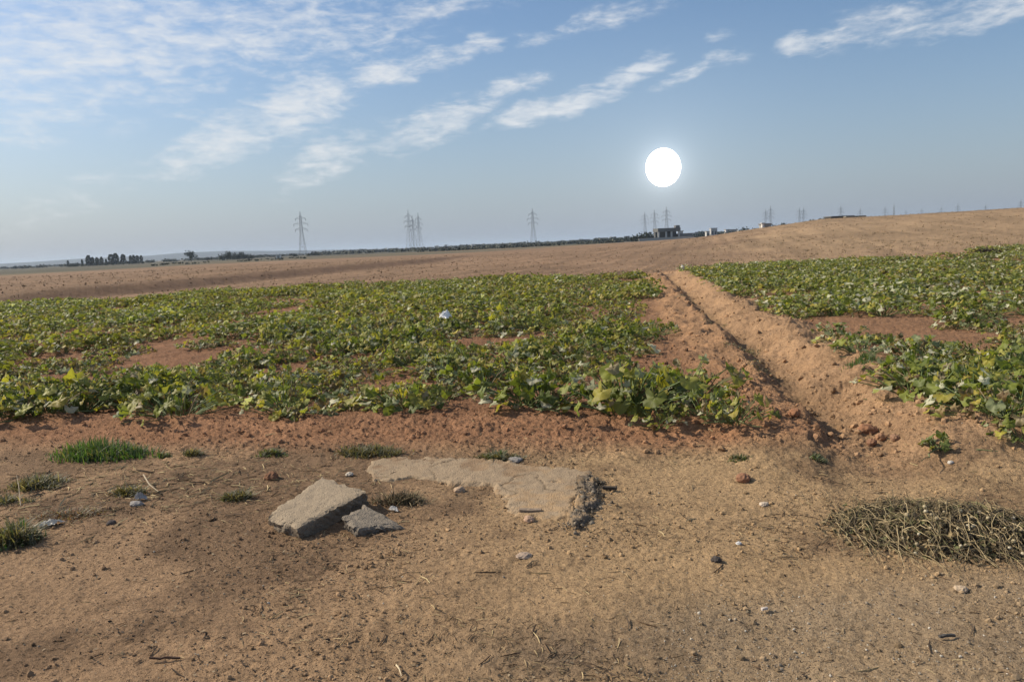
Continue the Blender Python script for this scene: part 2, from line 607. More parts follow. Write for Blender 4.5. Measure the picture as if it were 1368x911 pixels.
# ------------------------------------------------------------------ ground sheet
TAN = np.array([.40, .270, .150])
RED = np.array([.325, .172, .095])
DARK = np.array([.175, .112, .068])
PLOUGH = np.array([.222, .143, .089])
HILLTAN = np.array([.275, .188, .112])
FARLAND = np.array([.085, .078, .055])
GREYG = np.array([.29, .222, .150])

PATCHES = []      # dark crumbly patches on the verge: ground spots


def soil_colour(x, y):
    x = np.asarray(x, float)
    y = np.asarray(y, float)
    r = np.hypot(x, y)
    c = np.ones((len(x), 3)) * TAN
    mixc = lambda c, k, w: c + (k - c) * w[:, None]
    n1, n2, n3 = fbm(x * .7, y * .7, 31, 4), fbm(x * 2.3, y * 2.3, 32, 4), fbm(x * .16, y * .16, 33, 3)
    # the verge is duller on the left, sandier on the right
    c = mixc(c, np.array([.320, .203, .122]), sst(.8, -1.6, x) * .75)
    c = mixc(c, DARK, sst(.53, .70, n1 * .55 + n2 * .45 + .07 * sst(1, -2, x)) * .75 * sst(.0, .5, bank_d(x, y)))
    # gravelly road edge, bottom right
    gw = sst(.25, .9, x) * sst(3.85, 3.3, y - .12 * x)
    c = mixc(c, GREYG, gw * (.35 + .5 * n2))
    gw = np.exp(-((x - .25) / .55) ** 2 - ((y - 3.25) / .28) ** 2)
    c = mixc(c, np.array([.13, .10, .075]), gw * (.2 + .7 * n2))
    # red bank and field soil
    d = bank_d(x, y)
    redw = sst(1.15, .55, d) * (y > 0)
    c = mixc(c, RED * (.8 + .4 * n2)[:, None], redw * (1 - .35 * sst(1.5, 3.2, x)))
    fld = np.maximum(in_left(x, y), in_right(x, y))
    c = mixc(c, np.array([.20, .105, .06]), sst(-.1, .5, fld) * .6)
    # sandy furrow side
    u = x - ditch_x(y)
    rid = sst(-.15, .1, u) * sst(1.7, 1.2, u) * sst(5.0, 6.2, y) * (1 - sst(38, 42, y))
    c = mixc(c, np.array([.365, .228, .130]) * (.75 + .5 * n2)[:, None], rid * .9)
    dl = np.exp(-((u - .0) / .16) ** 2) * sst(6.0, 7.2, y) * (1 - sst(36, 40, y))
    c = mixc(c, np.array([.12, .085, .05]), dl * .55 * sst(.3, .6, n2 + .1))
    # ploughed land
    bl = np.where(x < 8, back_left(x), back_right(x))
    pw = sst(-.5, 1.5, y - bl) * (y > 20)
    t = x / np.maximum(y, 1)
    hillw = sst(.12, .42, t + .25 * (n3 - .5)) * sst(30, 70, r)
    pc = PLOUGH + (HILLTAN - PLOUGH) * hillw[:, None]
    pc = pc * (.82 + .36 * fbm(x * .9, y * .9, 35, 3))[:, None] * (.88 + .24 * n3)[:, None]
    ln = (x * .97 - y * .25 + 1.2 * fbm(x * .05, y * .05, 21, 2)) * 1.25
    al = (x * .25 + y * .97) * .06
    lines = fbm(ln, al, 39, 2) - .5
    pc = pc * (1 + .55 * lines * (1 - sst(110, 220, r)) + .35 * (fbm(x * .05, y * .05, 40, 3) - .5))[:, None]
    c = mixc(c, pc, pw)
    c = mixc(c, np.array([.105, .062, .043]), pw * np.exp(-((step_d(x, y) - .4) / 1.5) ** 2) * sst(33, 40, y) * (1 - sst(110, 190, y)) * .6)  # shade on the little bank's right-facing side, painted into the soil colour
    # the plain beyond the ploughed crest
    lim = np.interp(t, [-9, -.66, -.36, -.08, .04, .21, .28, 9], [170, 186, 243, 225, 276, 376, 600, 900]) * (.9 + .2 * fbm(x * .015, y * .015, 36, 3))
    fw = sst(0, 25, r - lim)
    strip = fbm(x * .004 + 3, y * .022, 37, 4)
    fc = FARLAND * (.55 + .9 * strip)[:, None] + np.array([.09, .05, .02]) * sst(.5, .7, fbm(x * .003, y * .012, 38, 3))[:, None]
    c = mixc(c, fc, fw)
    return np.clip(c, .01, .8)


def build_ground():
    aF = np.radians(np.linspace(-46, 46, 1250))
    aB = np.radians(np.linspace(46, 314, 70))[1:-1]
    A = np.concatenate([aF, aB])
    rs = [.25, .6, 1.0, 1.4, 1.8, 2.1, 2.3]
    while rs[-1] < 9300:
        r = rs[-1]
        rs.append(r + min(max(r * r / 2800, .0125), .035 * r))
    r = np.array(rs)
    nr, na = len(r), len(A)
    X = (r[:, None] * np.sin(A)[None]).ravel()
    Y = (r[:, None] * np.cos(A)[None]).ravel()
    Z = np.concatenate([ground_z(X[i:i + 200000], Y[i:i + 200000]) for i in range(0, len(X), 200000)])
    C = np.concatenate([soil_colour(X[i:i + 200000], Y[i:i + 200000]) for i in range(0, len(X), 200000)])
    i = np.arange(nr - 1)[:, None] * na
    j = np.arange(na)[None]
    k = (np.arange(na)[None] + 1) % na
    F = np.stack([i + j, i + na + j, i + na + k, i + k], -1).reshape(-1, 4)[:, ::-1]
    V = np.stack([X, Y, Z], 1)
    z0 = float(ground_z(np.array([0.]), np.array([0.]))[0])
    V = np.vstack([V, [[0, 0, z0]]])
    C = np.vstack([C, C[:1]])
    cen = len(V) - 1
    T = np.stack([np.full(na, cen), (np.arange(na) + 1) % na, np.arange(na)], 1)
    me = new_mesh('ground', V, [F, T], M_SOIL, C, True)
    tag(link('ground', me), kind='structure')


build_ground()


def build_hills():
    px = np.array([-500, -200, 0, 50, 110, 200, 245, 300, 380, 460, 520, 600, 700])
    hz = np.array([20, 24, 27, 30, 36, 36, 46, 46, 30, 20, 10, 4, -5.])
    P = np.linspace(-500, 700, 160)
    H = np.interp(P, px, hz) * .82 + 3 * (fbm(P * .02, P * 0, 51, 4) - .5)
    prof = [(0, -8), (.25, .25), (.5, .8), (.62, 1.0), (.8, .85), (1.0, .2), (1.2, -8)]
    V, C = [], []
    for a, h in zip(P, H):
        for s, k in prof:
            x, y = far(a, 3900 + 1100 * s)
            V.append((x, y, k * h if k > 0 else -8))
            C.append((.058, .064, .070))
    n = len(prof)
    F = [(i * n + j, (i + 1) * n + j, (i + 1) * n + j + 1, i * n + j + 1) for i in range(len(P) - 1) for j in range(n - 1)]
    tag(link('hills', new_mesh('hills', np.array(V), np.array(F), M_HILL, np.array(C), True)), kind='structure')


build_hills()

# ------------------------------------------------------------------ haze
hz = material('haze_air', lambda t: principled(t, (1, 1, 1, 1)))
t = NT(hz.node_tree)
vol = t.n('ShaderNodeVolumePrincipled', {}, Color=(.68, .82, 1.0, 1), Density=.000125, Anisotropy=.2)
oo = t.n('ShaderNodeOutputMaterial')
t.t.links.new(vol.outputs[0], oo.inputs['Volume'])
V, F = box(-9500, 9500, -9500, 9500, -12, 52)
tag(link('haze', new_mesh('haze', V, F, hz)), kind='stuff')

# ------------------------------------------------------------------ added glowing disc, copy of a window-glass reflection
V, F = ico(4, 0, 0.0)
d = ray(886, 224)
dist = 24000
s = link('glass_reflection', new_mesh('glass_reflection', V, F, M_REFLECTION, None, True), None, np.array([0, 0, CAM_H]) + d * dist,
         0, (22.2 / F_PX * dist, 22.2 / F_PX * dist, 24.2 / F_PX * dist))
tag(s, 'large glowing white window reflection disc in the hazy blue sky above the three pylons', 'glass_reflection')


# ------------------------------------------------------------------ pylons
def bar(mg, p, q, w):
    V, F = tube([p, q], w / 2, 4)
    mg.add(V, F, (.17, .18, .19))


def pylon_meshes():
    H = 40.0
    mast, arms, peak = Merge(), [], Merge()
    hw = lambda z: np.interp(z, [0, 20, 30, 37], [3.2, 1.35, .85, .6])
    zs = [0, 6, 11, 15, 18.5, 21.5, 24, 26.5, 29, 31.5, 34, 37]
    W = .165
    for a, b in zip(zs[:-1], zs[1:]):
        for sx, sy in ((1, 1), (1, -1), (-1, -1), (-1, 1)):
            bar(mast, (sx * hw(a), sy * hw(a), a), (sx * hw(b), sy * hw(b), b), W * 1.15)
        for (s1, s2) in (((1, 1), (1, -1)), ((1, -1), (-1, -1)), ((-1, -1), (-1, 1)), ((-1, 1), (1, 1))):
            bar(mast, (s1[0] * hw(a), s1[1] * hw(a), a), (s2[0] * hw(b), s2[1] * hw(b), b), W * .62)
            bar(mast, (s2[0] * hw(a), s2[1] * hw(a), a), (s1[0] * hw(b), s1[1] * hw(b), b), W * .62)
            bar(mast, (s1[0] * hw(b), s1[1] * hw(b), b), (s2[0] * hw(b), s2[1] * hw(b), b), W * .55)
    for s in (-1, 1):
        for sy in (-1, 1):
            bar(peak, (s * .6, sy * .6, 37), (0, 0, 41), W)
    for z, L in ((24, 5.4), (29, 6.4), (34, 4.6)):
        mg, hang = Merge(), []
        for s in (-1, 1):
            tip = np.array((s * L, 0, z + .4))
            w = hw(z)
            w2 = hw(z + 1.9)
            for sy in (-1, 1):
                bar(mg, (s * w, sy * w, z), tip, W * .9)
                bar(mg, (s * w2, sy * w2, z + 1.9), tip, W * .7)
                for u in (.35, .65):
                    a = np.array((s * w, sy * w, z)) * (1 - u) + tip * u
                    b = np.array((s * w2, sy * w2, z + 1.9)) * (1 - u) + tip * u
                    bar(mg, a, b, W * .5)
            V, F = tube([tip - (0, 0, .1), tip - (0, 0, .8), tip - (0, 0, 1.5), tip - (0, 0, 2.2)], [.14, .24, .24, .12], 6)
            ins = Merge()
            ins.add(V, F, (.2, .2, .22))
            hang.append(ins.mesh('pylon_insulator', M_STEEL))
        arms.append((mg.mesh('pylon_crossarm', M_STEEL), hang))
    return mast.mesh('pylon_mast', M_STEEL), arms, peak.mesh('pylon_peak', M_STEEL)


PM, PA, PP = pylon_meshes()


def pylon(px, top, base, height, rz, label, scale_w=1.0):
    """top and base: where they stand in the photo, which gives the distance of a tower of that height"""
    dist = height * F_PX / (base - top) / math.cos(math.atan((px - 684) / F_PX)) ** 0
    x, y = far(px, dist)
    g = float(macro(np.array([x]), np.array([y]))[0])
    d = ray(px, top)
    z_top = CAM_H + d[2] / math.hypot(d[0], d[1]) * dist
    s = (z_top - g) / 41.0
    root = empty('lattice_pylon', (x, y, g), rz, (s * scale_w, s * scale_w, s))
    tag(root, label, 'pylon', 'power line pylons on the horizon')
    link('mast', PM, root)
    link('peak', PP, root)
    for a, hang in PA:
        arm = link('crossarm', a, root)
        for h_ in hang:
            link('insulator', h_, arm)


PYL = [(405, 282, 342, 44, .5, 'leftmost and largest steel lattice pylon, alone between the dark trees and the pylon trio'),
       (548, 280, 334, 44, .9, 'tallest lattice pylon at the left of the close pylon trio left of the frame centre'),
       (553.5, 288, 334, 44, 1.0, 'middle lattice pylon of the close trio left of the frame centre, lowest of its three'),
       (561, 284, 333, 44, 1.0, 'right hand lattice pylon of the close trio left of the frame centre'),
       (713, 278, 324, 44, .3, 'lone lattice pylon between the close trio and the glowing disc'),
       (862, 283, 316, 42, .2, 'left lattice pylon of the three evenly spaced ones under the glowing disc'),
       (875, 280, 316, 42, .2, 'middle lattice pylon of the three evenly spaced ones under the glowing disc'),
       (891, 276, 316, 42, .2, 'right lattice pylon of the three evenly spaced ones, rising behind the grey hall'),
       (1023, 279, 308, 42, .3, 'left and shorter lattice pylon of the pair above the small block on the hill edge'),
       (1029.5, 275, 308, 42, .3, 'right and taller lattice pylon of the pair above the small block on the hill edge'),
       (1068, 277, 306, 42, .3, 'left lattice pylon of the even pair just left of the two low roofs'),
       (1073.5, 277, 306, 42, .3, 'right lattice pylon of the even pair just left of the two low roofs'),
       (1123, 274, 306, 42, .3, 'lattice pylon rising straight above the low flat roof on the hill crest'),
       (1149, 278, 306, 42, .3, 'slim lattice pylon just right of the two low roofs on the hill crest'),
       (1182, 276, 305, 42, .3, 'slim lattice pylon on the hill crest beside the broad one'),
       (1194, 272, 305, 44, 1.2, 'broad lattice pylon, tallest of those peeping over the hill crest'),
       (1210, 280, 304, 40, .3, 'small pylon top just right of the broad pylon on the hill crest'),
       (1231, 278, 302, 40, .3, 'second pylon top right of the broad pylon on the hill crest'),
       (1257, 276, 301, 40, .3, 'third pylon top right of the broad pylon on the hill crest'),
       (1279, 272, 300, 40, .3, 'tallest pylon top between the broad pylon and the right frame edge'),
       (1316, 273, 299, 40, .3, 'faint low pylon top on the hill crest, second from the right frame edge'),
       (1363, 266, 297, 40, .3, 'rightmost pylon top, above the hill crest at the frame edge')]
for q in PYL:
    pylon(*q)


# ------------------------------------------------------------------ far trees, houses
def crown_mesh(kind, seed):
    g = np.random.default_rng(seed)
    n = 420
    if kind == 'cypress':
        z = g.uniform(0, 1, n) ** .8
        rr = .26 * np.clip(1 - z, 0, 1) ** .7 * (.8 + .3 * np.sin(z * 9 + seed)) + .05
        P = np.stack([np.zeros(n), np.zeros(n), .02 + .96 * z], 1)
        a = g.uniform(0, 6.28, n)
        q = np.sqrt(g.uniform(.2, 1, n)) * np.abs(rr)
        P[:, 0] += np.cos(a) * q
        P[:, 1] += np.sin(a) * q
        size = .05
    elif kind == 'round':
        cs = g.normal(size=(7, 3)) * (.17, .17, .13) + (0, 0, .62)
        c = cs[g.integers(0, 7, n)]
        P = c + g.normal(size=(n, 3)) * .11
        size = .06
    else:                                     # bush: broad and low
        cs = np.stack([g.uniform(-.55, .55, 8), g.uniform(-.4, .4, 8), g.uniform(.25, .7, 8)], 1)
        c = cs[g.integers(0, 8, n)]
        P = c + g.normal(size=(n, 3)) * (.15, .15, .17)
        P[:, 2] = np.abs(P[:, 2])
        size = .075
    tv = np.array([(-1, -.5, 0), (1, -.6, .1), (.8, .7, -.1), (-.7, .6, .1)]) * size
    M = rot_matrices(n, g) * g.uniform(.6, 1.3, n)[:, None, None]
    V, F = instance(tv, np.array([(0, 1, 2, 3)]), M, P)
    col = np.repeat(np.array([.040, .050, .032])[None] * g.uniform(.6, 1.5, n)[:, None], 4, 0)
    return new_mesh('crown_' + kind, V, F, M_CROWN, col)


CROWNS = {k: [crown_mesh(k, s + 10 * i) for s in range(3)] for i, k in enumerate(('cypress', 'round', 'bush'))}
tv_, tf_ = tube([(0, 0, 0), (.01, 0, .3), (0, .01, .6)], [.03, .025, .012], 6)
TRUNK = new_mesh('trunk', tv_, tf_, M_DRY, np.ones((len(tv_), 3)) * (.07, .05, .035))
tree_n = 0


def tree(kind, px, dist, h, w, label, group, name='far_tree', cat='tree', sink=0.0, top=None):
    global tree_n
    tree_n += 1
    x, y = far(px, dist)
    g = float(macro(np.array([x]), np.array([y]))[0]) - sink
    if top:
        d = ray(px, top)
        h = (CAM_H + d[2] / math.hypot(d[0], d[1]) * dist - g) * 1.1
    root = empty(name, (x, y, g), tree_n * 1.7, (w, w, h))
    tag(root, label, cat, group)
    link('crown', CROWNS[kind][tree_n % 3], root)
    link('trunk', TRUNK, root)


GT = 'dark conifers standing in a broken row far left'
row = [(91, 6.5, .9), (97, 4.2, 1.4), (103, 4.4, 1.4), (110, 7, .8), (119, 10.5, 1.3), (124, 8.5, 1.2), (130, 8.3, 1.2), (136, 8.6, 1.0), (142, 6.3, .9),
       (149, 10.5, 1.5), (155, 11.3, 1.4), (165, 10, 1.4), (175, 8.8, 1.1), (179, 9, 1.1), (184, 8.3, 1.2), (189, 8.3, 1.0)]
lab = {0: 'leftmost slim dark conifer of the far row, standing a little apart', 3: 'slim dark conifer just left of the main clump of the far row',
       8: 'shortest slim conifer in the gap of the far row', 10: 'tallest broad dark conifer in the middle of the far row',
       11: 'lone pointed conifer between the tall middle ones and the right clump', 15: 'rightmost dark conifer of the far row',
       4: 'tall conifer at the left end of the main clump of the far row'}
for i, (px, h, w) in enumerate(row):
    low_ = h < 5
    tree('bush' if low_ else 'cypress', px, 700, h * .86, h * .85 if low_ else h * w * .9, lab.get(i, 'low dark bush between the conifers of the far row' if low_ else 'dark conifer inside the clumps of the far row'),
         GT, 'low_bush' if low_ else 'conifer', 'bush' if low_ else 'tree', sink=.5)
tree('round', 255.5, 620, 8.3, 8.2, 'lone round olive tree on the skyline between the conifer row and the lone pylon', None, 'olive_tree', 'tree', .3)
GB = 'dark bushes left of the lone pylon'
tree('bush', 299, 560, 5.2, 5.0, 'dark ragged bush at the left end of the bushes left of the lone pylon', GB, 'bush', 'bush', .5)
tree('round', 306, 560, 7.0, 5, 'upright dark bush beside the ragged one left of the lone pylon', GB, 'bush', 'bush', 1)
for px, h in ((311, 6.6), (317, 6.0), (322, 6.6), (328, 5.0), (334, 4.2)):
    tree('bush', px, 640, h, 4.6, 'dark bush in the low row left of the lone pylon', GB, 'bush', 'bush', .5)
tree('bush', 392, 690, 3.5, 6, 'low dark bush at the left foot of the lone pylon', None, 'bush', 'bush', .5)
tree('bush', 417, 690, 3.8, 8, 'low dark bush at the right foot of the lone pylon', None, 'bush', 'bush', .5)
for i, px in enumerate((200, 228, 272, 282, 348)):
    tree('bush', px, 900, 4.5, 10, 'small hazy bush on the plain before the far hills', 'hazy bushes before the far hills', 'bush', 'bush', 1)


def house(px, dist, w, dep, h, label, wall=(.33, .31, .29), roof='flat', group=None, rz=0.1, name='far_house', cat='house', sink=.3, nwin=2, top=None):
    x, y = far(px, dist)
    g = float(macro(np.array([x]), np.array([y]))[0]) - sink
    if top:
        d = ray(px, top)
        h = CAM_H + d[2] / math.hypot(d[0], d[1]) * dist - g
    root = empty(name, (x, y, g), rz)
    tag(root, label, cat, group)
    mg = Merge()
    mg.add(*box(-w / 2, w / 2, -dep / 2, dep / 2, 0, h), col=wall)
    link('wall', mg.mesh('wall', M_WALL), root)
    mg = Merge()
    if roof == 'flat':
        mg.add(*box(-w / 2 - .3, w / 2 + .3, -dep / 2 - .3, dep / 2 + .3, h, h + .35), col=[c * .7 for c in wall])
    else:
        V = np.array([(-w / 2 - .3, -dep / 2 - .3, h), (w / 2 + .3, -dep / 2 - .3, h), (w / 2 + .3, dep / 2 + .3, h), (-w / 2 - .3, dep / 2 + .3, h), (-w / 2, 0, h + 1.8), (w / 2, 0, h + 1.8)])
        mg.add(V, np.array([(0, 1, 5, 4), (2, 3, 4, 5), (0, 3, 2, 1)]), (.2, .1, .07))
        mg.add(V, np.array([(0, 4, 3), (1, 2, 5)]), (.2, .1, .07))
    link('roof', mg.mesh('roof', M_WALL), root)
    for k in range(nwin):
        cx = -w / 2 + w * (k + .5) / nwin
        mg = Merge()
        mg.add(*box(cx - .7, cx + .7, -dep / 2 - .06, -dep / 2 + .1, h * .35, h * .72), col=(.05, .05, .055))
        link('window', mg.mesh('window', M_WALL), root)
    return root


# the grey open hall below the three pylons
def hall():
    x, y = far(892, 460)
    g = float(macro(np.array([x]), np.array([y]))[0])
    root = empty('grey_hall', (x, y, g), .15)
    tag(root, 'long grey flat roofed hall with open front below the three pylons', 'building')
    def part(name, boxes, col, parent=root):
        mg = Merge()
        for b in boxes:
            mg.add(*box(*b), col=col)
        return link(name, mg.mesh(name, M_WALL), parent)
    part('roof', [(-7.2, 6.2, -4.2, 4.2, 4.6, 6.6)], (.13, .13, .125))
    part('wall', [(-6.8, 5.8, 1.5, 3.9, 0, 4.6)], (.10, .10, .10))
    for cx in (-6.6, -2.2, 1.0, 5.4):
        part('column', [(cx - .45, cx + .45, -3.9, -3.2, 0, 4.6)], (.45, .45, .44))
    part('side_wing', [(6.2, 14, -2, 3, 0, 3.2)], (.16, .16, .16))
    part('tower_block', [(5.0, 7.4, 0, 3, 6.6, 8.0)], (.14, .14, .14))


hall()
x, y = far(893, 400)
mg = Merge()
mg.add(*box(-15, 13, -.25, .25, 0, 1.3), col=(.40, .39, .36))
mg.add(*box(-15.2, 13.2, -.32, .32, 1.3, 1.5), col=(.30, .29, .27))
o = link('low_wall', mg.mesh('low_wall', M_WALL), None, (x, y, float(macro(np.array([x]), np.array([y]))[0]) - .2), .06)
tag(o, 'long low pale wall in front of the grey open hall', 'wall')
GH = 'dark trees beside the grey hall'
for px, h, w, lb in ((848, 4, 5, 'low dark tree at the left end of those left of the grey hall'), (853, 4.8, 5, 'round dark tree second from the left of those left of the grey hall'),
                     (861, 6, 6, 'broad dark tree in the middle left of the grey hall'), (869, 6, 6, 'dark tree touching the left side of the grey hall')):
    tree('bush', px, 470, h, w, lb, GH, 'tree', 'tree', .4)
house(909, 520, 2.6, 3, 5.2, 'small white hut right of the grey hall', (.40, .40, .39), nwin=1, sink=.2)
house(945, 560, 2.2, 3, 4.6, 'narrow bright white hut at the foot of the tan hill', (.46, .45, .43), nwin=1, sink=.4)
house(953, 700, 5.5, 4, 8.0, 'white two storey house on the town skyline right of the grey hall', (.42, .41, .40), nwin=2, sink=.3)
house(971, 690, 3.0, 4, 6, 'small white house half hidden by trees on the town skyline', (.42, .41, .40), nwin=1, sink=0)
GTOWN = 'small houses of the far town'
g = np.random.default_rng(5)
for px in (772, 785, 803, 820, 836, 900, 918, 925, 934, 939, 962, 977, 984, 990, 997, 1004, 1011):
    k = g.uniform(.16, .36)
    house(px + g.uniform(-2, 2), g.uniform(820, 1200), g.uniform(6, 13), 8, g.uniform(3.5, 6.5) + (px - 760) * .008, 'small greyish house of the far town between the lone pylon and the tan hill',
          (k, k * .97, k * .94), 'flat', GTOWN, g.uniform(-.4, .4), sink=.2, nwin=int(g.integers(1, 4)))
for px in np.concatenate([np.linspace(755, 845, 14), np.linspace(905, 1016, 26)]):
    tree('bush', px + g.uniform(-3, 3), g.uniform(650, 1000), g.uniform(3.5, 6.5) + max(0, px - 900) * .022, g.uniform(5, 9), 'dark hazy tree among the houses of the far town', 'trees of the far town', 'tree', 'tree', .8)
house(1022, 330, 3.2, 4, None, 'small grey block house with white side on the hill edge below the pylon pair', (.30, .29, .28), nwin=1, sink=0, top=300)
house(1019, 325, .8, 1, None, 'narrow white post beside the grey block house on the hill edge', (.62, .6, .57), nwin=0, name='water_tank_post', cat='post', sink=0, top=299)
tree('bush', 1033, 330, 4.9, 3.0, 'dark bush right beside the grey block house on the hill edge', None, 'bush', 'bush', 0, 300)
house(1120.5, 250, 6.5, 4, None, 'low dark flat roofed building on the hill crest under a pylon', (.12, .115, .11), nwin=2, sink=0, top=290.5)
house(1138, 250, 5.5, 4, None, 'pale low roof peeping over the hill crest beside the dark one', (.3, .27, .22), nwin=1, sink=0, top=290.5)
for px, tp in ((1098, 291.5), (1085, 293), (1048, 298), (1155, 289), (1146, 289.5)):
    tree('bush', px, 230, 4.9, 1.6, 'tiny dark bush peeping over the crest of the tan hill', 'tiny bushes on the hill crest', 'bush', 'bush', 0, tp)
house(596, 520, 1.5, 2, 3.2, 'tiny white field hut on the dark plain right of the pylon trio', (.6, .59, .57), nwin=1, sink=0)
house(632, 640, 2.0, 2.5, 3.2, 'bright tiny white hut with dark side between the pylon trio and the lone pylon', (.65, .64, .62), nwin=1, sink=0)
# white van-like tank box on the far left
house(372, 480, 2.6, 2, 1.6, 'tiny white box shaped trailer on the field below the lone pylon', (.65, .64, .62), nwin=1, name='trailer', cat='trailer', sink=-.2)


def scrub():
    g = np.random.default_rng(77)
    mg = Merge()
    tv = np.array([(-1, -.5, 0), (1, -.6, .1), (.8, .7, -.1), (-.7, .6, .1)])
    for px0, px1, d0, d1, n, h in ((420, 780, 560, 900, 900, 2.6), (560, 860, 420, 520, 260, 1.6), (-60, 420, 900, 1700, 700, 3.2), (420, 1000, 1200, 2200, 1500, 5.0), (200, 470, 300, 420, 120, .8)):
        cx = g.uniform(px0, px1, n)
        cd = g.uniform(d0, d1, n)
        keep = fbm(cx * .03, cd * .01, 61, 3) > .47
        cx, cd = cx[keep], cd[keep]
        P = np.array([far(a, b) for a, b in zip(cx, cd)])
        m = 16
        Z = macro(P[:, 0], P[:, 1])
        Q = np.repeat(np.column_stack([P, Z]), m, 0) + g.normal(size=(len(P) * m, 3)) * (h * .7, h * .7, h * .22) + (0, 0, h * .3)
        V, F = instance(tv * h * .42, np.array([(0, 1, 2, 3)]), rot_matrices(len(Q), g), Q)
        mg.add(V, F, np.repeat(np.array([.085, .088, .070])[None] * g.uniform(.6, 1.5, len(Q))[:, None], 4, 0))
    tag(link('far_scrub', mg.mesh('far_scrub', M_CROWN)), 'dark patches of low scrub on the far plain', 'scrub', kind='stuff')


scrub()

# ------------------------------------------------------------------ squash plants
GREEN = [(.12, .14, .022), (.15, .172, .03), (.085, .105, .018), (.18, .195, .036), (.12, .148, .038)]
MILDEW = [(.24, .25, .14), (.33, .33, .22), (.18, .20, .10), (.42, .41, .30)]
YELLOW = [(.28, .25, .04), (.21, .21, .035), (.34, .28, .05), (.175, .195, .03), (.25, .24, .055)]
BROWN = [(.20, .145, .07), (.13, .085, .04), (.27, .22, .13)]


def leaf_template(rings, lobes, seed):
    g = np.random.default_rng(seed)
    n = lobes
    a = np.linspace(-np.pi, np.pi, n, endpoint=False) + np.pi / n
    rad = .85 + .13 * np.cos(5 * a) + g.uniform(-.07, .07, n)
    rad *= np.where(np.abs(np.abs(a) - np.pi) < .45, .45, 1.0)      # notch where the stalk joins
    V = [(-.25, 0, .0)]
    for k in range(1, rings + 1):
        f = k / rings
        for ai, ri in zip(a, rad):
            rr = ri * (f if k == rings else f * .95)
            crease = .07 * np.cos(5 * ai) * f
            z = .18 * f - .33 * f * f * (.7 + .6 * np.cos(ai * 2 + seed)) + crease + g.uniform(-.075, .075) * f
            V.append((rr * np.cos(ai), rr * np.sin(ai), z))
    T, Q = [], []
    for j in range(n):
        T.append((0, 1 + j, 1 + (j + 1) % n))
    for k in range(1, rings):
        for j in range(n):
            a0, b0 = 1 + (k - 1) * n + j, 1 + (k - 1) * n + (j + 1) % n
            a1, b1 = a0 + n, b0 + n
            T += [(a0, a1, b1), (a0, b1, b0)]
    return np.array(V), np.array(T)


LEAF_HI = [leaf_template(3, 17, s) for s in range(6)]
LEAF_LO = [leaf_template(1, 10, s) for s in range(5)]


def make_plant(kind, seed, hi, radius=.52, height=.29, n=None):
    """arrays for one plant: leaves (V, F, col) and stems (V, F, col)"""
    g = np.random.default_rng(seed)
    n = n or int(g.integers(40, 54))
    L, S = Merge(), Merge()
    mix = {'green': (.40, .17, .27, .16), 'yellowing': (.24, .12, .46, .18), 'mildewed': (.42, .42, .08, .08), 'withered': (.18, .20, .22, .40)}[kind]
    for i in range(n):
        a = g.uniform(0, 6.28)
        q = math.sqrt(g.uniform(.01, 1)) * radius
        c = np.array((math.cos(a) * q, math.sin(a) * q, 0))
        h = height * (1.05 - .55 * (q / radius) ** 2) * g.uniform(.45, 1.15)
        if kind == 'withered':
            h *= .6
        p = c + (0, 0, max(h, .05))
        size = (.032 + .066 * g.uniform() ** 1.9) * (1.0 if hi else 1.15)
        fam = g.choice(4, p=mix)
        col = np.array(([GREEN, MILDEW, YELLOW, BROWN][fam])[g.integers(0, 99) % len([GREEN, MILDEW, YELLOW, BROWN][fam])]) * g.uniform(.75, 1.25)
        if fam == 3:
            size *= .7
        tilt = abs(g.normal(.55, .45)) + (.5 if fam == 3 else 0)
        tv, tf = (LEAF_HI if hi else LEAF_LO)[g.integers(0, 5)]
        # lean outward, then spin
        yaw = a + g.normal(0, .9)
        R1 = np.array(Matrix.Rotation(yaw, 3, 'Z') @ Matrix.Rotation(tilt, 3, 'Y') @ Matrix.Rotation(g.normal(0, .3), 3, 'X'))
        V = (tv * size * (1, 1, 1.2 if fam < 3 else 2.2)) @ R1.T + p
        V[:, 2] = np.maximum(V[:, 2], .012 + .01 * g.uniform())
        cc = np.tile(col, (len(V), 1))
        edge = np.linalg.norm(tv[:, :2], axis=1)
        cc = cc * (1.12 - .22 * edge)[:, None]
        if fam == 2 or g.uniform() < .12:
            cc = cc + (np.array([.22, .17, .06]) - cc) * (.55 * np.clip(edge - .5, 0, 1))[:, None]
        L.add(V, tf, cc)
        if hi or i % 3 == 0:
            base = c * .25 + g.normal(size=3) * .03
            base[2] = 0
            mid = (base + p) / 2 + (0, 0, h * .18)
            V, F = tube([base, mid, p + R1 @ np.array((-.25 * size, 0, 0))], [.006, .0045, .004], 4 if hi else 3)
            S.add(V, F, (.10, .14, .045) if fam != 3 else (.18, .13, .07))
    if hi:
        for k in range(3):                                # running vines
            a = g.uniform(0, 6.28)
            P = [np.array((0, 0, .02))]
            for s in range(6):
                a += g.normal(0, .35)
                P.append(P[-1] + np.array((math.cos(a) * .085, math.sin(a) * .085, g.normal(0, .008))))
            P = np.array(P)
            P[:, 2] = np.clip(P[:, 2], .012, .05)
            V, F = tube(P, np.linspace(.009, .004, len(P)), 4)
            S.add(V, F, (.14, .16, .07))
    return L, S


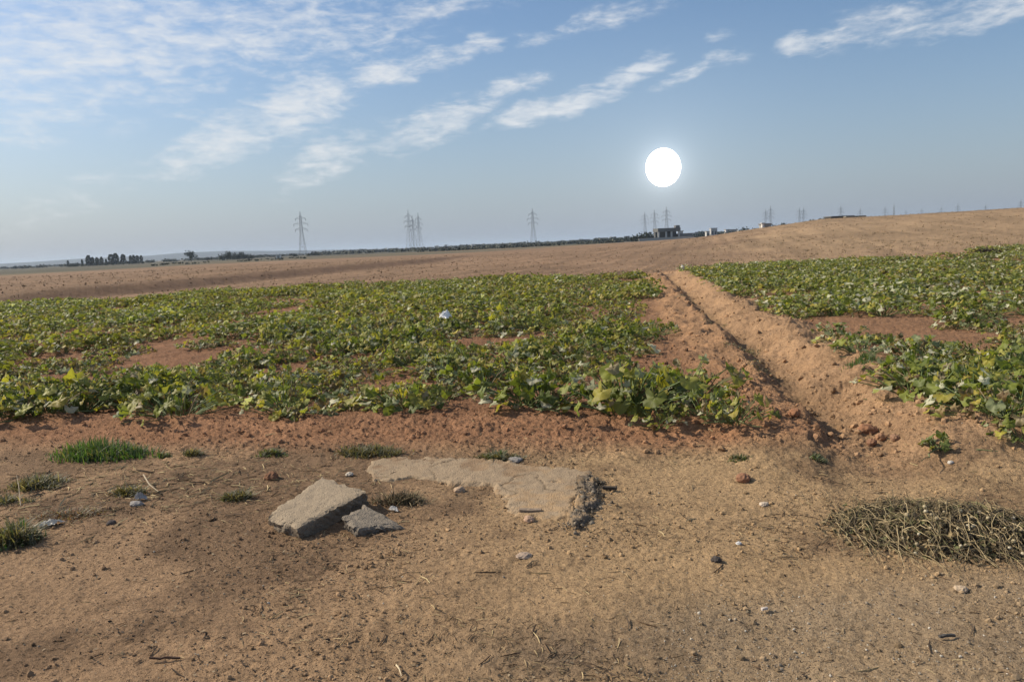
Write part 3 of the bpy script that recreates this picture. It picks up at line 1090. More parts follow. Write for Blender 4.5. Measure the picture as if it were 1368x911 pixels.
KINDS_ = ['green', 'yellowing', 'mildewed', 'withered']
HI = {k: [] for k in KINDS_}
LO = {k: [] for k in KINDS_}
for ki, k in enumerate(KINDS_):
    for s in range(5 if k in ('green', 'yellowing') else 4):
        L, S = make_plant(k, 100 * ki + s, True)
        HI[k].append((L.mesh('squash_leaves_' + k, M_LEAF, True), S.mesh('squash_stems_' + k, M_STEM)))
    for s in range(6):
        L, S = make_plant(k, 1000 + 100 * ki + s, False, n=34)
        V = np.concatenate(L.V + S.V)
        C = np.concatenate(L.C + S.C)
        T = np.concatenate(L.T)
        Q = np.concatenate(S.Q) + L.n
        LO[k].append((V, T, Q, C))


def field_plants():
    g = np.random.default_rng(12)
    pts = []
    # spread over the field: jittered grid so that plants run into each other
    s = .50
    for yy in np.arange(6.0, 55, s):
        for xx in np.arange(-34, 42, s):
            x, y = xx + g.uniform(-.3, .3), yy + g.uniform(-.3, .3)
            if abs(x) > y * .86 + 2.2:
                continue
            pts.append((x, y))
    P = np.array(pts)
    x, y = P[:, 0], P[:, 1]
    a, b = in_left(x, y), in_right(x, y)
    ins = np.maximum(a - .30, b - .05)
    dens = fbm(x * .42, y * .42, 71, 3)
    big = fbm(x * .13, y * .13, 72, 2)
    holes = fbm(x * 1.3, y * 1.3, 78, 2)
    keep = (ins > 0) & (dens > .31) & (holes > .345)
    # the bare strips the photo shows
    bare = []
    for (p0, p1, w) in (((-40, 500), (255, 454), .55), ((650, 530), (850, 532), .42), ((385, 419), (440, 408), .8), ((1120, 464), (1200, 456), .22), ((1225, 410), (1285, 418), .6),
                        ((0, 535), (130, 520), .16), ((300, 486), (420, 470), .3), ((1090, 349), (1250, 344), 2.6), ((1250, 348), (1400, 352), 1.3), ((560, 470), (640, 468), .25)):
        A, B = at(*p0), at(*p1)
        A, B = A[:2], B[:2]
        t = np.clip(((P - A) @ (B - A)) / ((B - A) @ (B - A)), 0, 1)
        dd = np.linalg.norm(P - A - t[:, None] * (B - A), axis=1)
        keep &= ~(dd < w + .2 * (dens - .5))
    # thin out towards the ditch on the left patch
    thin = (a > 0) & (ditch_x(y) - x < 1.3 + .02 * y) & (y > 15) & (dens < .42)
    keep &= ~thin
    P, dens, big, a = P[keep], dens[keep], big[keep], a[keep]
    x, y = P[:, 0], P[:, 1]
    kn = fbm(x * .35, y * .35, 73, 3) + g.normal(0, .07, len(P))
    r = np.hypot(x, y)
    kind = []
    for i in range(len(P)):
        u = g.uniform()
        if a[i] > 0:
            k = 'yellowing' if kn[i] > .50 else ('mildewed' if u < .18 else 'green')
        else:
            k = 'mildewed' if u < .30 else ('yellowing' if kn[i] > .60 else 'green')
        if dens[i] < .42 or u > .91:
            k = 'withered'
        kind.append(k)
    z = ground_z(x, y)
    rz = g.uniform(0, 6.28, len(P))
    sc = g.uniform(.75, 1.2, len(P)) * (.85 + .7 * (dens - .4)) * (1 + .22 * sst(12, 7, np.hypot(x, y)))
    # in the picture?
    C = (np.stack([x, y, z + .1], 1) - (0, 0, CAM_H)) @ CR
    px, py = 684 + F_PX * C[:, 0] / -C[:, 2], 455.5 - F_PX * C[:, 1] / -C[:, 2]
    vis = (px > -15) & (px < 1400)
    order = np.argsort(np.where(vis, r, 1e9))[:285]
    near = np.zeros(len(P), bool)
    near[order] = True
    LOOK = {'green': 'leafy green squash plant', 'yellowing': 'yellowing squash plant', 'mildewed': 'grey leaved squash plant', 'withered': 'withered squash plant'}
    ZONES = ((70, 'at the left frame edge'), (150, "beyond the bright tuft's left half"), (240, "beyond the bright tuft's right half"), (350, 'beyond the bare verge'),
             (420, "beyond the tilted slab's left half"), (490, "beyond the tilted slab's right half"), (560, 'beyond the dry bush'), (650, "beyond the buried slab's middle"),
             (760, "beyond the buried slab's right half"), (860, 'beyond the rubble lump'), (3000, 'next to the furrow bank'))
    ROWS = ('front row', 'second row', 'third row', 'fourth row', 'fifth row', 'sixth row', 'seventh row', 'eighth row', 'ninth row', 'tenth row', 'eleventh row', 'twelfth row', 'thirteenth row', 'fourteenth row', 'fifteenth row', 'sixteenth row')
    def label_of(i):
        u = x[i] - ditch_x(y[i])
        if a[i] > 0:
            k = int((y[i] - front_line(x[i]) - .2) / .5)
            zone = next(z_ for lim, z_ in ZONES if px[i] < lim)
            return LOOK[kind[i]] + ', left field, ' + ROWS[min(k, 15)] + ', ' + zone
        k = int((u - 1.1) / .5)
        where = ('on the ridge', 'second from the ridge', 'third from the ridge', 'fourth from the ridge', 'deep inside')[min(k, 4)]
        far_ = ('nearest the vine heap' if y[i] < 7.5 else 'level with the ridge grass' if y[i] < 9.2 else 'just past the ridge grass' if y[i] < 11.5 else 'well past the ridge grass')
        return LOOK[kind[i]] + ', right field, ' + where + ', ' + far_
    def put(x, y, z, rz, s, kind, label, group, zs=1.0):
        o = empty('squash_plant', (x, y, z - .015), rz, (s, s, s * zs))
        tag(o, label, 'plant', group)
        lm, sm = HI[kind][random.randrange(len(HI[kind]))]
        link('leaves', lm, o)
        link('stems', sm, o)
    for i in order:
        lft = int(a[i] > 0)
        put(x[i], y[i], z[i], rz[i], sc[i], kind[i], label_of(i), 'squash plants ' + ('left' if lft else 'right') + ' of the furrow')
    for (qx, qy, s, k, zs, lb) in ((985, 566, .62, 'yellowing', 1.5, 'tall yellow green squash plant at the right end of the front row beside the furrow'),
                                   (942, 556, .62, 'green', 1.3, 'dark green squash plant second from the right end of the front row'),
                                   (880, 566, .6, 'green', 1.0, 'green squash plant sprawling over the bank below the bare strip')):
        q = at(qx, qy)
        put(q[0], q[1], q[2], qx, s, k, lb, 'squash plants left of the furrow', zs)
    for n_, (qx, qy, s, k, lb) in enumerate(((1366, 584, .55, 'green', 'dark green squash plant at the right frame edge above the vine heap'),
                                   (1346, 566, .65, 'green', 'green squash plant draped over the near end of the right furrow ridge'),
                                   (1312, 544, .75, 'mildewed', 'grey leaved squash plant behind the near end of the right furrow ridge'),
                                   (1362, 562, .9, 'green', 'green squash plant at the right frame edge behind the ridge end'),
                                   (1262, 522, .75, 'green', 'green squash plant behind the ridge between its near end and the ridge grass'),
                                   (1320, 545, .9, 'yellowing', 'yellowing squash plant inside the near right corner of the right field'),
                                   (1208, 502, .75, 'mildewed', 'pale grey leaved squash plant beside the bright grass of the right ridge'),
                                   (1275, 525, .9, 'green', 'green squash plant one row in from the right ridge end'))):
        q = at(qx, qy)
        put(q[0], q[1], q[2], qx, s, k, lb, 'squash plants right of the furrow')
    # the rest of the rows, beyond counting
    mgV, mgT, mgQ, mgC, n = [], [], [], [], 0
    for i in np.nonzero(~near)[0]:
        V, T, Q, C = LO[kind[i]][random.randrange(6)]
        ca, sa = math.cos(rz[i]), math.sin(rz[i])
        W = (V @ np.array([[ca, sa, 0], [-sa, ca, 0], [0, 0, 1]])) * sc[i] * 1.04 + (x[i], y[i], z[i] - .015)
        mgV.append(W)
        mgT.append(T + n)
        mgQ.append(Q + n)
        mgC.append(C * g.uniform(.85, 1.15))
        n += len(W)
    me = new_mesh('squash_rows', np.concatenate(mgV), [np.concatenate(mgT), np.concatenate(mgQ)], M_LEAF, np.concatenate(mgC))
    tag(link('squash_rows', me), 'mass of squash plants filling the field behind the near rows', 'vegetable crop', kind='stuff')
    print('plants', len(P), 'near', near.sum(), 'rmax near', r[near].max())


field_plants()


# ------------------------------------------------------------------ loose soil, gravel, straw
def scatter(n, rmin, rmax, rng, power=1.0, half=44):
    """points over the view wedge, thinning out with distance"""
    u = rng.uniform(0, 1, n) ** power
    r = rmin * (rmax / rmin) ** u
    a = np.radians(rng.uniform(-half, half, n))
    return r * np.sin(a), r * np.cos(a)


def crumbs():
    g = np.random.default_rng(21)
    T = [ico(1, s, .32, .75) for s in range(6)]
    mg = Merge()
    # crumbs of the verge
    x, y = scatter(64000, 2.4, 9.0, g)
    w = fbm(x * .8, y * .8, 81, 4)
    keep = (w > g.uniform(.34, .66, len(x)))
    x, y = x[keep], y[keep]
    size = .0018 + .0024 * g.pareto(2.4, len(x)).clip(0, 6)
    x2, y2 = scatter(42000, 5.6, 42, g)
    loose = (bank_d(x2, y2) < 1.0) & (np.maximum(in_left(x2, y2), in_right(x2, y2)) < .9)
    x2, y2 = x2[loose], y2[loose]
    onr = (np.abs(x2 - ditch_x(y2)) < 1.2) & (y2 > 6)
    s2 = (.0035 + .0055 * g.pareto(2.3, len(x2)).clip(0, 5)) * (.8 + np.hypot(x2, y2) / 40) * np.where(onr, 1.25, 1.0)
    x3, y3 = scatter(16000, 34, 160, g)
    pl = y3 > np.where(x3 < 8, back_left(x3), back_right(x3)) + .6
    x3, y3 = x3[pl], y3[pl]
    s3 = (.014 + .018 * g.pareto(2.5, len(x3)).clip(0, 3)) * (.6 + np.hypot(x3, y3) / 140)
    n1 = len(x)
    x, y, size = np.concatenate([x, x2, x3]), np.concatenate([y, y2, y3]), np.concatenate([size, s2, s3])
    z = ground_z(x, y)
    col = soil_colour(x, y) * g.uniform(.62, 1.1, len(x))[:, None]
    sel = g.uniform(0, 1, len(x))
    col[(sel < .22) & (np.arange(len(x)) < n1)] *= .62
    which = g.integers(0, 6, len(x))
    for k in range(6):
        i = np.nonzero(which == k)[0]
        M = rot_matrices(len(i), g) * (size[i] * 1.0)[:, None, None]
        P = np.stack([x[i], y[i], z[i] + size[i] * .25], 1)
        V, F = instance(T[k][0], T[k][1], M, P)
        mg.add(V, F, np.repeat(col[i], len(T[k][0]), 0))
    tag(link('soil_crumbs', mg.mesh('soil_crumbs', M_CLOD)), 'loose crumbs of brown and red soil', 'soil', kind='stuff')
    # pale gravel
    mg = Merge()
    x, y = scatter(30000, 2.4, 8.0, g)
    w = .05 + .9 * sst(.1, .9, x) * sst(4.0, 3.2, y - .1 * x) + .25 * sst(.6, .75, fbm(x * 1.3, y * 1.3, 83, 3))
    keep = g.uniform(0, 1, len(x)) < w
    x, y = x[keep], y[keep]
    size = .0022 + .0020 * g.pareto(3.0, len(x)).clip(0, 3)
    z = ground_z(x, y)
    pal = np.array([(.38, .33, .26), (.30, .25, .19), (.17, .15, .13), (.44, .40, .34), (.24, .18, .13)])
    col = pal[g.integers(0, 5, len(x))] * g.uniform(.7, 1.15, len(x))[:, None]
    for k in range(6):
        i = np.nonzero(g.integers(0, 6, len(x)) == k)[0]
        M = rot_matrices(len(i), g) * size[i][:, None, None]
        V, F = instance(T[k][0], T[k][1], M, np.stack([x[i], y[i], z[i] + size[i] * .3], 1))
        mg.add(V, F, np.repeat(col[i], len(T[k][0]), 0))
    tag(link('gravel', mg.mesh('gravel', M_CLOD)), 'pale and grey gravel on the road edge', 'gravel', kind='stuff')
    # straw and chopped dry stems
    mg = Merge()
    x, y = scatter(52000, 2.4, 9.0, g)
    lz = np.exp(-((x + 3.0) / 1.7) ** 2 - ((y - 6.1) / .8) ** 2)
    w = .08 + .8 * sst(.54, .66, fbm(x * .9 + 7, y * .9, 84, 4)) + 2.2 * lz
    keep = (g.uniform(0, 1, len(x)) < w * .6) & (bank_d(x, y) > .25)
    x, y, lz = x[keep], y[keep], lz[keep]
    n = len(x)
    tv, tf = tube([(-1, 0, 0), (0, .12, .05), (1, 0, 0)], [.06, .07, .045], 3)
    L = g.uniform(.006, .03, n) * np.where(g.uniform(0, 1, n) < .06, 2.0, 1) * (1 + 1.3 * lz * g.uniform(0, 1, n))
    M = rot_matrices(n, g, np.abs(g.normal(0, .22, n))) * L[:, None, None]
    pal = np.array([(.40, .31, .17), (.30, .22, .12), (.13, .085, .05), (.07, .05, .035), (.20, .13, .075), (.09, .06, .04)])
    ci = g.integers(0, 6, n)
    ci[g.uniform(0, 1, n) < .5 * lz] = 0
    col = pal[ci]
    V, F = instance(tv, tf, M, np.stack([x, y, ground_z(x, y) + .004], 1))
    mg.add(V, F, np.repeat(col, len(tv), 0))
    # dark flakes of dead leaves
    x, y = scatter(30000, 2.4, 9.0, g)
    w = .06 + sst(.50, .64, fbm(x * 1.1 + 2, y * 1.1, 86, 4)) + .5 * np.exp(-((x - 2.2) / .9) ** 2 - ((y - 5.3) / .5) ** 2) + .35 * (np.abs(x - ditch_x(y) - .3) < .5)
    keep = (g.uniform(0, 1, len(x)) < w * .5) & (bank_d(x, y) > .1)
    x, y = x[keep], y[keep]
    n = len(x)
    tv = np.array([(-1, -.1, 0), (-.2, -.55, .18), (1, 0, .05), (.1, .5, -.1)])
    M = rot_matrices(n, g, np.abs(g.normal(0, .5, n))) * (g.uniform(.004, .013, n))[:, None, None]
    V, F = instance(tv, np.array([(0, 1, 2, 3)]), M, np.stack([x, y, ground_z(x, y) + .005], 1))
    pal = np.array([(.06, .04, .027), (.10, .065, .04), (.045, .035, .028), (.16, .115, .07), (.26, .20, .13)])
    mg.add(V, F, np.repeat(pal[g.integers(0, 5, n)], 4, 0))
    tag(link('straw_litter', mg.mesh('straw_litter', M_DRY)), 'bits of straw and chopped dry stems strewn over the verge', 'straw', kind='stuff')


crumbs()


# stubble tufts on the ploughed land and hill
def stubble():
    g = np.random.default_rng(31)
    x, y = scatter(9000, 36, 170, g, half=40)
    t = x / y
    keep = (y > np.where(x < 8, back_left(x), back_right(x)) + 1) & (g.uniform(0, 1, len(x)) < .12 + .8 * sst(.15, .5, t)) & (fbm(x * .15, y * .15, 91, 3) > .47)
    x, y = x[keep], y[keep]
    z = ground_z(x, y)
    n = len(x)
    m = 7
    s = g.uniform(.05, .17, n)
    Q = np.repeat(np.stack([x, y, z], 1), m, 0)
    S = np.repeat(s, m)
    Q[:, :2] += g.normal(size=(n * m, 2)) * S[:, None] * .8
    tv = np.array([(-.12, 0, -.1), (.12, 0, -.1), (.04, .05, 1), ])
    M = rot_matrices(n * m, g, np.abs(g.normal(.4, .3, n * m))) * S[:, None, None]
    V, F = instance(tv, np.array([(0, 1, 2)]), M, Q)
    pal = np.array([(.19, .14, .075), (.13, .10, .055), (.25, .19, .10), (.10, .075, .045)])
    C = np.repeat(np.repeat(pal[g.integers(0, 4, n)], m, 0), 3, 0)
    tag(link('dry_stubble', new_mesh('dry_stubble', V, F, M_DRY, C)), 'dry stubble and weeds on the ploughed hill', 'stubble', kind='stuff')


stubble()


# ------------------------------------------------------------------ broken concrete
def hexa_block(name, top, thick, mat, cols, seed, n=(26, 20, 7), rough=.02, bottom_in=.0):
    """a solid block with a four-cornered top (world points) and broken faces"""
    top = np.array(top, float)
    nx, ny, nz = n
    bm = bmesh.new()
    idx = {}
    cen = top.mean(0)
    nrm = np.cross(top[1] - top[0], top[3] - top[0])
    nrm /= np.linalg.norm(nrm)
    if nrm[2] < 0:
        nrm = -nrm
    V, keys = [], {}
    def vid(i, j, k):
        if (i, j, k) in keys:
            return keys[(i, j, k)]
        u, v, w = i / nx, j / ny, k / nz
        p = top[0] * (1 - u) * (1 - v) + top[1] * u * (1 - v) + top[2] * u * v + top[3] * (1 - u) * v
        p = p - nrm * thick * w
        keys[(i, j, k)] = len(V)
        V.append(p)
        return keys[(i, j, k)]
    F = []
    for i in range(nx):
        for j in range(ny):
            F.append((vid(i, j, 0), vid(i + 1, j, 0), vid(i + 1, j + 1, 0), vid(i, j + 1, 0)))
            F.append((vid(i, j, nz), vid(i, j + 1, nz), vid(i + 1, j + 1, nz), vid(i + 1, j, nz)))
    for k in range(nz):
        for i in range(nx):
            F.append((vid(i, 0, k), vid(i, 0, k + 1), vid(i + 1, 0, k + 1), vid(i + 1, 0, k)))
            F.append((vid(i, ny, k), vid(i + 1, ny, k), vid(i + 1, ny, k + 1), vid(i, ny, k + 1)))
        for j in range(ny):
            F.append((vid(0, j, k), vid(0, j + 1, k), vid(0, j + 1, k + 1), vid(0, j, k + 1)))
            F.append((vid(nx, j, k), vid(nx, j, k + 1), vid(nx, j + 1, k + 1), vid(nx, j + 1, k)))
    V = np.array(V)
    rel = V - cen
    k3 = np.array(list(keys.keys()))
    u, v, w = k3[:, 0] / nx, k3[:, 1] / ny, k3[:, 2] / nz
    edge = np.minimum.reduce([u, 1 - u, v, 1 - v])
    side = (edge < 1e-6)
    nz1 = fbm(V[:, 0] * 9 + V[:, 2] * 7, V[:, 1] * 9 - V[:, 2] * 5, seed, 4) - .5
    nz2 = fbm(V[:, 0] * 28 + V[:, 2] * 31, V[:, 1] * 28 + V[:, 2] * 23, seed + 5, 3) - .5
    out = rel - nrm * (rel @ nrm)[:, None]
    ln = np.linalg.norm(out, axis=1)[:, None] + 1e-6
    out = out / ln
    disp = (nz1 * 4.0 + nz2 * 2.0) * rough
    V = V + out * np.where(edge < .12, disp, disp * .2)[:, None]
    V = V + nrm * ((nz2 * .5 + nz1 * .4) * rough)[:, None]
    # broken rim: edges of the top chipped
    rim = np.clip(1 - edge / .06, 0, 1) * (w < .5 / nz)
    V = V - nrm * (rim * (.006 + np.abs(nz2) * .05 * rough / .02))[:, None]
    V = V + out * (bottom_in * -w * thick)[:, None]
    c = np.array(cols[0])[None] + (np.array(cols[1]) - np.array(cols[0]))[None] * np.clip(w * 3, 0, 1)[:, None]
    F = np.array(F)
    me = new_mesh(name, V - cen, F, mat, c, False)
    bm = bmesh.new()
    bm.from_mesh(me)
    bmesh.ops.recalc_face_normals(bm, faces=bm.faces)
    bm.to_mesh(me)
    bm.free()
    return link(name, me, None, cen)


def raised(px, py, z):
    """the point seen there that is z above the ground"""
    d = ray(px, py)
    t = (z - CAM_H) / d[2]
    for _ in range(12):
        p = np.array([0, 0, CAM_H]) + t * d
        g = float(macro(p[0:1], p[1:2])[0])
        t = (g + z - CAM_H) / d[2]
    return np.array([0, 0, CAM_H]) + t * d


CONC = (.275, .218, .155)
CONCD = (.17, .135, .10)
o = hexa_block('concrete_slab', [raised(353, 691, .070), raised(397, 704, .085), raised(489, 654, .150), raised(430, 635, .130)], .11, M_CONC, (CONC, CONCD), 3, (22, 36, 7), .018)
tag(o, 'thick tilted slab of broken concrete lying loose left of the pale buried one', 'concrete slab')
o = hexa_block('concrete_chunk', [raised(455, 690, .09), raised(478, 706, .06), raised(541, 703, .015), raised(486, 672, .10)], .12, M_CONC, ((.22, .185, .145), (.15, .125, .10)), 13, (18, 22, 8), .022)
tag(o, 'small grey broken concrete chunk beside the right end of the tilted slab', 'concrete chunk')


def poly_sd(P, poly):
    """signed distance to a polygon, positive inside"""
    n = len(poly)
    dm = np.full(len(P), 1e9)
    ins = np.zeros(len(P), bool)
    for i in range(n):
        a, b = poly[i], poly[(i + 1) % n]
        e = b - a
        t = np.clip(((P - a) @ e) / (e @ e), 0, 1)
        dm = np.minimum(dm, np.linalg.norm(P - a - t[:, None] * e, axis=1))
        cond = ((a[1] > P[:, 1]) != (b[1] > P[:, 1]))
        xi = a[0] + (P[:, 1] - a[1]) / (b[1] - a[1] + 1e-12) * (b[0] - a[0])
        ins ^= cond & (P[:, 0] < xi)
    return np.where(ins, dm, -dm)


def buried_plate(name, outline, height, seed, mat, cols, step=.013, noise=.04, rough=.012, edge=.04, dome=0.0):
    pl = np.array([raised(a, b, height)[:2] for a, b in outline])
    lo, hi = pl.min(0) - .15, pl.max(0) + .15
    nx, ny = int((hi[0] - lo[0]) / step), int((hi[1] - lo[1]) / step)
    X, Y = np.meshgrid(np.linspace(lo[0], hi[0], nx), np.linspace(lo[1], hi[1], ny), indexing='ij')
    P = np.stack([X.ravel(), Y.ravel()], 1)
    sd = poly_sd(P, pl) + noise * (fbm(P[:, 0] * 7, P[:, 1] * 7, seed, 4) - .5) * 2
    g = macro(P[:, 0], P[:, 1])
    up = sst(-edge * .3, edge, sd)
    n1 = fbm(P[:, 0] * 14, P[:, 1] * 14, seed + 1, 4) - .5
    n2 = fbm(P[:, 0] * 60, P[:, 1] * 60, seed + 2, 2) - .5
    z = g - .06 + up * (.06 + height + dome * sst(0, .25, sd)) + rough * (n1 * 2 + n2) * (.4 + 1.6 * (up < .98))
    c = np.array(cols[0])[None] + (np.array(cols[1]) - np.array(cols[0]))[None] * (sst(.06, 0, sd) * .9 + .25 * (n1 + .2))[:, None].clip(0, 1)
    dust = sst(.46, .62, .6 * fbm(P[:, 0] * 3.2, P[:, 1] * 3.2, seed + 9, 4) + .4 * fbm(P[:, 0] * 13, P[:, 1] * 13, seed + 12, 3))
    c = c + (soil_colour(P[:, 0], P[:, 1]) * .92 - c) * (dust * .75)[:, None]
    crack = np.minimum(np.abs(fbm(P[:, 0] * 2.1, P[:, 1] * 2.1, seed + 20, 3) - .5), 1)
    z = z - .008 * sst(.012, .003, crack) * (up > .9)
    c = c * (1 - .5 * sst(.010, .002, crack) * (up > .9))[:, None]
    cen = np.array([pl[:, 0].mean(), pl[:, 1].mean(), 0])
    V = np.column_stack([P, z])
    i, j = np.meshgrid(np.arange(nx - 1), np.arange(ny - 1), indexing='ij')
    a = (i * ny + j).ravel()
    F = np.stack([a, a + ny, a + ny + 1, a + 1], 1)
    k = (sd[F] > -edge * .6).any(1)
    F = F[k]
    used = np.unique(F)
    m = -np.ones(len(V), int)
    m[used] = np.arange(len(used))
    return link(name, new_mesh(name, V[used] - cen, m[F], mat, c[used], True), None, cen)


o = buried_plate('concrete_slab', [(478, 628), (486, 612), (536, 606), (640, 607), (800, 626), (770, 692), (752, 698), (690, 692), (664, 676), (652, 650), (600, 647), (545, 641), (490, 646)],
                 .016, 5, M_CONC, ((.295, .222, .148), (.33, .222, .132)), noise=.055, rough=.012, edge=.10)
tag(o, 'wide pale sandy concrete slab half buried in the verge behind the tilted one', 'concrete slab')
RUB = [(768, 634), (790, 627), (804, 634), (807, 656), (796, 668), (788, 688), (768, 702), (752, 696), (766, 668)]
o = buried_plate('rubble_lump', RUB, .04, 8, M_CONC, ((.15, .12, .09), (.14, .11, .08)), noise=.08, rough=.03, step=.010, edge=.06)
tag(o, 'dark rough lump of broken concrete rubble at the right end of the pale slab', 'rubble')


def aggregate(parent):
    g = np.random.default_rng(19)
    pl = np.array([raised(a, b, .06)[:2] for a, b in RUB])
    P = g.uniform(pl.min(0) - .12, pl.max(0) + .12, (2600, 2))
    sd = poly_sd(P, pl)
    P = P[(sd > -.09) & (g.uniform(0, 1, len(P)) < sst(-.1, .04, sd) + .02)]
    sd = poly_sd(P, pl)
    T = [ico(1, k + 40, .3, .8) for k in range(4)]
    mg = Merge()
    r = .004 + .0042 * g.pareto(2.6, len(P)).clip(0, 3)
    z = macro(P[:, 0], P[:, 1]) + sst(-.02, .06, sd) * .042 + r * .2
    for k in range(4):
        i = np.nonzero(g.integers(0, 4, len(P)) == k)[0]
        V, F = instance(T[k][0], T[k][1], rot_matrices(len(i), g) * r[i][:, None, None], np.column_stack([P[i], z[i]]))
        c = np.array([(.18, .15, .115), (.09, .075, .058), (.25, .21, .16), (.12, .098, .075)])[g.integers(0, 4, len(i))]
        mg.add(V - np.array(parent.location)[None], F, np.repeat(c, len(T[k][0]), 0))
    link('broken_aggregate', mg.mesh('broken_aggregate', M_CLOD), parent)


aggregate(o)


# ------------------------------------------------------------------ stones, clods and litter
def stone(px, py, r, col, label, cat='stone', name='stone', seed=0, flat=.7, amp=.22, group=None, sub=3):
    q = at(px, py)
    V, F = ico(sub, seed, amp, flat)
    n = fbm(V[:, 0] * 2.3 + V[:, 2], V[:, 1] * 2.3 + V[:, 2] * 1.7, seed, 3) - .5
    V = V * (1 + .35 * n[:, None])
    o = link(name, new_mesh(name, V * r, F, M_CLOD, np.tile(np.array(col)[None], (len(V), 1)), False), None, (q[0], q[1], q[2] + r * flat * .45), seed * 1.3)
    tag(o, label, cat, group)
    return o


WH = (.55, .50, .43)
stone(467, 637, .03, (.5, .44, .36), 'pale stone at the left end of the buried slab', seed=1)
stone(661, 609, .028, (.7, .68, .65), 'small white stone on the far edge of the pale slab', seed=2)
stone(688, 615, .06, (.26, .24, .22), 'flat grey stone on the far edge of the pale slab', seed=3, flat=.35)
stone(614, 656, .04, (.36, .26, .18), 'tan stone by the front edge of the pale slab', seed=4)
stone(708, 697, .035, (.40, .27, .19), 'reddish stone below the board fragment', seed=5)
stone(699, 746, .045, (.32, .245, .19), 'flat pinkish stone on the dark verge below the board fragment', seed=6, flat=.3)
stone(1158, 577, .075, (.25, .13, .075), 'large dark red clod in the mouth of the furrow', 'clod', 'soil_clod', 7, .8, group='clods in the furrow mouth')
stone(1176, 586, .045, (.30, .17, .10), 'small paler clod just right of the large dark red one', 'clod', 'soil_clod', 8, .8, group='clods in the furrow mouth')
stone(1164, 596, .04, (.22, .12, .075), 'small dark clod in front of the large dark red one', 'clod', 'soil_clod', 9, .8, group='clods in the furrow mouth')
stone(1196, 590, .038, (.24, .14, .09), 'rightmost clod of the group in the furrow mouth', 'clod', 'soil_clod', 10, .8, group='clods in the furrow mouth')
stone(1062, 556, .05, (.25, .125, .07), 'red clod on the end of the left furrow bank', 'clod', 'soil_clod', 11, .8)
stone(993, 641, .05, (.25, .13, .08), 'red clod on the verge below the furrow mouth', 'clod', 'soil_clod', 12, .8)
stone(364, 641, .05, (.19, .10, .06), 'dark red clod left of the tilted slab', 'clod', 'soil_clod', 14, .8)
stone(184, 677, .05, (.27, .25, .235), 'pale grey stone on the straw covered left verge', seed=15, flat=.5)
stone(32, 720, .045, (.50, .47, .42), 'white stone at the left edge beside the grey green tuft', seed=16, flat=.6)
stone(148, 702, .03, (.09, .075, .07), 'small blackish stone on the left verge', seed=17, flat=.6)
stone(957, 752, .028, (.07, .06, .055), 'small black stone alone on the bare verge', seed=18)
stone(987, 728, .018, (.5, .5, .5), 'tiny bright white stone below the red clod', seed=19)
stone(1283, 788, .03, (.40, .31, .22), 'pale tan stone on the road edge below the vine heap', seed=20, flat=.6)
stone(1020, 672, .03, (.45, .37, .29), 'whitish pebble on the verge left of the vine heap', seed=21, flat=.5)
stone(1270, 623, .02, (.45, .42, .38), 'small white pebble above the vine heap', seed=22, flat=.6)
stone(911, 361, .13, (.7, .68, .64), 'white stone at the far end of the furrow', seed=23, flat=1.3)


def board(px, py, L, w, h, rz, col, label, name='board_fragment', cat='board', mat=None, tilt=.06):
    q = at(px, py)
    bm = bmesh.new()
    bmesh.ops.create_cube(bm, size=1)
    bmesh.ops.scale(bm, vec=(L, w, h), verts=bm.verts)
    bmesh.ops.subdivide_edges(bm, edges=bm.edges, cuts=5, use_grid_fill=True)
    V = np.array([v.co[:] for v in bm.verts])
    F = np.array([[v.index for v in f.verts] for f in bm.faces])
    bm.free()
    V = V + (np.stack([fbm(V[:, 0] * 30, V[:, 1] * 40 + k, k, 2) for k in range(3)], 1) - .5) * (.02, .014, .01)
    o = link(name, new_mesh(name, V, F, mat or M_DRY, np.tile(np.array(col)[None], (len(V), 1))), None, (q[0], q[1], q[2] + h * .5 + .012), rz)
    o.rotation_euler = (tilt, tilt, rz)
    tag(o, label, cat)
    return o


board(709, 686, .15, .035, .018, .05, (.25, .19, .14), 'short weathered board fragment lying on the front of the pale slab')
board(815, 656, .10, .025, .02, -.2, (.06, .05, .04), 'dark stick poking right from the rubble lump', 'stick', 'stick')
board(222, 884, .14, .008, .008, .05, (.06, .035, .025), 'straight dark stick lying on the near verge', 'stick', 'stick')
board(1022, 820, .03, .012, .01, .3, (.5, .44, .4), 'small pinkish chip lying on the near verge', 'chip', 'litter')
board(1265, 857, .075, .012, .010, .1, (.07, .065, .06), 'dark flat stick on the gravelly road edge', 'stick', 'stick')


def film(px, py, w, d, h, rz, col, label, name, cat, seed):
    """crumpled plastic"""
    q = at(px, py)
    n = 22
    u, v = np.meshgrid(np.linspace(-1, 1, n), np.linspace(-1, 1, n), indexing='ij')
    rr = np.hypot(u, v)
    a = fbm(u * 2.2 + seed, v * 2.2, seed, 3)
    b = fbm(u * 5 + seed, v * 5, seed + 3, 3)
    ok = rr < .98 + .5 * (a - .5)
    X = u * w * (.8 + .6 * (a - .5))
    Y = v * d * (.8 + .6 * (b - .5))
    Z = h * np.clip(1.05 - rr ** 3, 0, 1) * (.35 + 1.3 * np.abs(b - .5) * 2) + .012 + .04 * h * a
    V = np.stack([X, Y, Z], -1).reshape(-1, 3)
    i, j = np.meshgrid(np.arange(n - 1), np.arange(n - 1), indexing='ij')
    k = (i * n + j).ravel()
    F = np.stack([k, k + n, k + n + 1, k + 1], 1)
    F = F[ok.ravel()[F].all(1)]
    o = link(name, new_mesh(name, V, F, M_PLASTIC, np.tile(np.array(col)[None], (len(V), 1))), None, (q[0], q[1], q[2]), rz)
    tag(o, label, cat)
    return o


